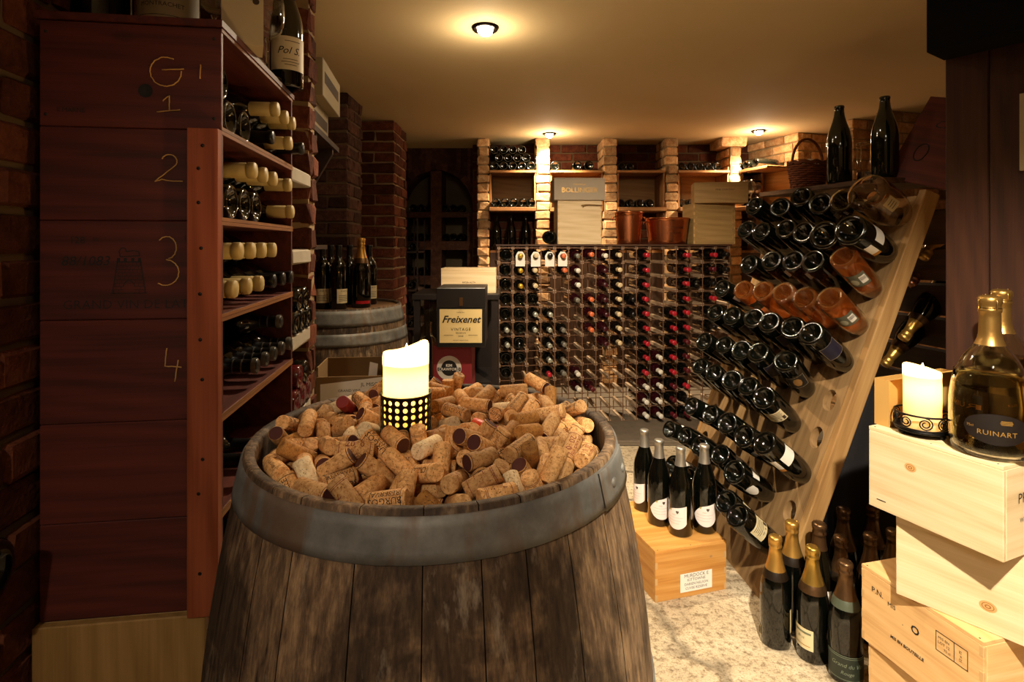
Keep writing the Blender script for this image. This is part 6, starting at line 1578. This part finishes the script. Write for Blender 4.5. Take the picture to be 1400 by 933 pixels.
m = MB(); bx_, bz_ = (614 - 592) * 2.42 / F, ht - (503.5 - 473) * 2.42 / F
m.lathe([(.0001, 0), (.0535, 0)], 40, 0, M=on_front(bx_, bz_, -.0006)); m.lathe([(.0001, .0), (.034, 0)], 36, 1, M=on_front(bx_, bz_, -.0010))
m.text('KIM', .0165, on_front(bx_, bz_ + .011, -.0014), 2, bold=.0004)
m.box((bx_ - .05, -.0013, bz_ - .0125), (bx_ + .05, -.0011, bz_ + .0025), 1); m.text('CRAWFORD', .0160, on_front(bx_, bz_ - .0052, -.0017), 2, bold=.0003, space=1.02)
m.build('round_badge', [plain('badge_white', 'c9c0b2', .5), plain('badge_black', '15110f', .5), plain('badge_lettering', 'd8d0c2', .5)], r)
z0 = zk + ht + .0005; Yf = 2.38
p = at(597, 470, Yf); wf = 66 * Yf / F; hf = EYE - (394 - HY) * Yf / F - z0
r = thing('black_box', 'black presentation box with a big cream script label on the red box', 'box', (p.x, Yf, z0))
q = MB().box((0, 0, 0), (wf, .24, hf * .655)).build('box_body', plain('black_lacquered_card', '14100e', .4), r); bevel(q, .0015, 1)
q = MB().box((-.001, -.001, hf * .66), (wf + .001, .241, hf)).build('lid', plain('black_lacquered_card', '14100e', .4), r); bevel(q, .002, 1)
MB().box((wf * .47, -.004, hf * .70), (wf * .54, -.0012, hf * .84)).build('brass_clasp', plain('tarnished_brass', '6a4a2a', .4, metal=.8), r)
k_ = Yf / F; lx, lz = wf * .5, hf * .36; lw, lh = 58 * k_, 46 * k_
m = MB(); m.add([(lx - lw / 2, -.0012, lz - lh / 2), (lx + lw / 2, -.0012, lz - lh / 2), (lx + lw / 2, -.0012, lz + lh / 2), (lx - lw / 2, -.0012, lz + lh / 2)], [(0, 1, 2, 3)], 0)
m.text('Freixenet', .0420, on_front(lx, lz + lh * .19, -.0018), 1, shear=.35, bold=.0009); m.text('VINTAGE', .0172, on_front(lx, lz - .0145, -.0018), 1, space=1.25); m.text('RESERVA', .0095, on_front(lx, lz - .030, -.0018), 1, space=1.2)
m.text('2008', .0095, on_front(lx, lz - .0435, -.0018), 1, space=1.2); m.text('SINCE 1861', .006, on_front(lx, lz + .058, -.0018), 1, space=1.2); m.text('METODO TRADICIONAL', .0055, on_front(lx, lz - .0615, -.0018), 1, space=1.1)
for s_ in (-1, 1): m.box((lx + s_ * .052 - .020, -.0018, lz - .0395), (lx + s_ * .052 + .020, -.0014, lz - .0385), 1)
m.build('cream_label', [plain('cream_box_label', 'd8bd80', .5, noise=.04), INK], r)
# open carton with a delivery note, standing on a hidden case
p = at(441, 540, 1.95)
r = closed_crate('support_case', 'plain dark case on the floor under the open carton beside the back barrel', T(-.66, 1.93, 0) @ RZ(.07), .26, .32, .565, redw)
r = thing('open_carton', 'open cardboard carton with white papers sticking up beyond the barrel', 'box', T(at(433, 525, 1.93).x, 1.93, .566) @ RZ(.12))
kb = plain('dull_brown_cardboard', '7d6038', .85, noise=.08); w_, d_, h_ = .235, .17, .245
m = MB(); m.box((0, 0, 0), (w_, .004, h_ * .86)); m.box((0, d_ - .004, 0), (w_, d_, h_)); m.box((0, .004, 0), (.004, d_ - .004, h_)); m.box((w_ - .004, .004, 0), (w_, d_ - .004, h_ )); m.box((.004, .004, 0), (w_ - .004, d_ - .004, .004))
m.build('carton_body', kb, r)
m = MB(); m.add([(.012, -.001, h_ * .50), (w_ - .004, -.001, h_ * .50), (w_ - .004, -.001, h_ * .845), (.012, -.001, h_ * .76)], [(0, 1, 2, 3)], 0)
m.text('JL MISC', .018, on_front(.178, h_ * .74, -.0016), 1); m.text('GRAND VINS', .013, on_front(.11, h_ * .66, -.0016), 1)
m.build('white_papers', [PAPER, INK], r)
o = MB(); o.add([(0, 0, 0), (.03, 0, .004), (.034, .003, .05), (.006, .002, .058)], [(0, 1, 2, 3)]); o.box((0, -.0005, 0), (.03, .0, .002))
tag(o.build('paper_slip', PAPER, M=r.matrix_world @ T(.17, .03, h_ * .80)), 'small paper slip standing in the open carton', 'paper')
# dark bottles stacked in the arch bins
for c0, lab in ((-.86, 'left'), (-.56, 'right')):
    for zz, nm in ((1.2705, 'upper'), (.9505, 'lower'), (.5805, 'lowest'), (1.5405, 'arched')):
        cntb = 3 if nm != 'arched' else 3
        for k in range(cntb):
            x = c0 - .062 * (1 if lab == 'left' else 1) + k * .074
            bottle('dark bottle end in the %s bin of the far arch, %s side, %s along' % (nm, lab, ORD[k]), 'bordeaux', DARKGLASS, orient((x, 5.19, zz + .038), (0, 1, 0), (0, 0, 1)), group='bottles in the far arch bins', seg=14)
# bottles on the side of the brick pier beside the arch
r = thing('side_rack', 'narrow dark bottle rack behind the far brick pier', 'wine rack', (-.86, 4.50, 0))
for z in (.55, .86, 1.17): MB().box((.0, .0, z), (.10, .38, z + .014)).build('rack_shelf', dw, r)
for x, y in ((0, 0), (.09, 0), (0, .37), (.09, .37)): MB().box((x, y, 0), (x + .01, y + .01, 1.45)).build('post', dw, r)
for j, z in enumerate((.565, .875, 1.185)):
    bottle('dark bottle end in the narrow rack behind the far brick pier, %s shelf' % ('lowest', 'middle', 'top')[j], 'bordeaux', DARKGLASS, orient((-.81, 4.52, z + .038), (0, 1, 0), (0, 0, 1)), group='bottles in the narrow side rack', seg=14)

# ------------------------------------------------------------------ lamps, camera, exposure
downlight('ceiling spotlight nearest the camera, glaring in the middle of the ceiling', -.11, 2.29, 105, 125, .9, (.12, -.45), glow=3.5)
downlight('ceiling spotlight over the second brick pier of the back wall', .30, 4.47, 230, 110, .6, (0, .36), glow=6)
downlight('ceiling spotlight over the corner by the lit right-hand brick pier', 1.93, 4.36, 210, 110, .6, (.0, .36), glow=6)
downlight('ceiling spotlight above the camera aimed at the pine cases', .42, .02, 590, 66, .8, (.34, .72), glow=0, col=(1, .88, .70))
downlight('added fill light behind the camera by the near wall', -.35, -.95, 72, 100, .9, (.12, .62), glow=0, col=(1, .86, .70))  # unseen fill lamp, added to lift the barrel front and left cases
downlight('added fill light over the barrel turned towards the rack', .35, 1.75, 330, 84, .9, (.12, 1.05), glow=0, col=(1, .84, .62))  # lamp added out of view to brighten the rack and its boxes
SC.world = bpy.data.worlds.new('dim_cellar'); SC.world.use_nodes = True
SC.world.node_tree.nodes['Background'].inputs[0].default_value = (1, .7, .42, 1); SC.world.node_tree.nodes['Background'].inputs[1].default_value = .0
cd = bpy.data.cameras.new('camera'); cd.sensor_width = 36; cd.lens = 36 * F / 1400; cd.shift_x = 0; cd.shift_y = -(466.5 - HY) / 1400; cd.clip_start = .02
co = bpy.data.objects.new('camera', cd); COL.objects.link(co); co.location = (0, 0, EYE); co.rotation_euler = (PI / 2, 0, 0); SC.camera = co
vs = SC.view_settings; vs.view_transform = 'Standard'; vs.look = 'None'; vs.exposure = 0; vs.gamma = 1; vs.use_curve_mapping = False
SC.cycles.use_denoising = True; SC.cycles.sample_clamp_indirect = 4; SC.cycles.max_bounces = 10; SC.cycles.transmission_bounces = 10; SC.cycles.caustics_refractive = True; SC.cycles.caustics_reflective = False; SC.cycles.blur_glossy = 1.0
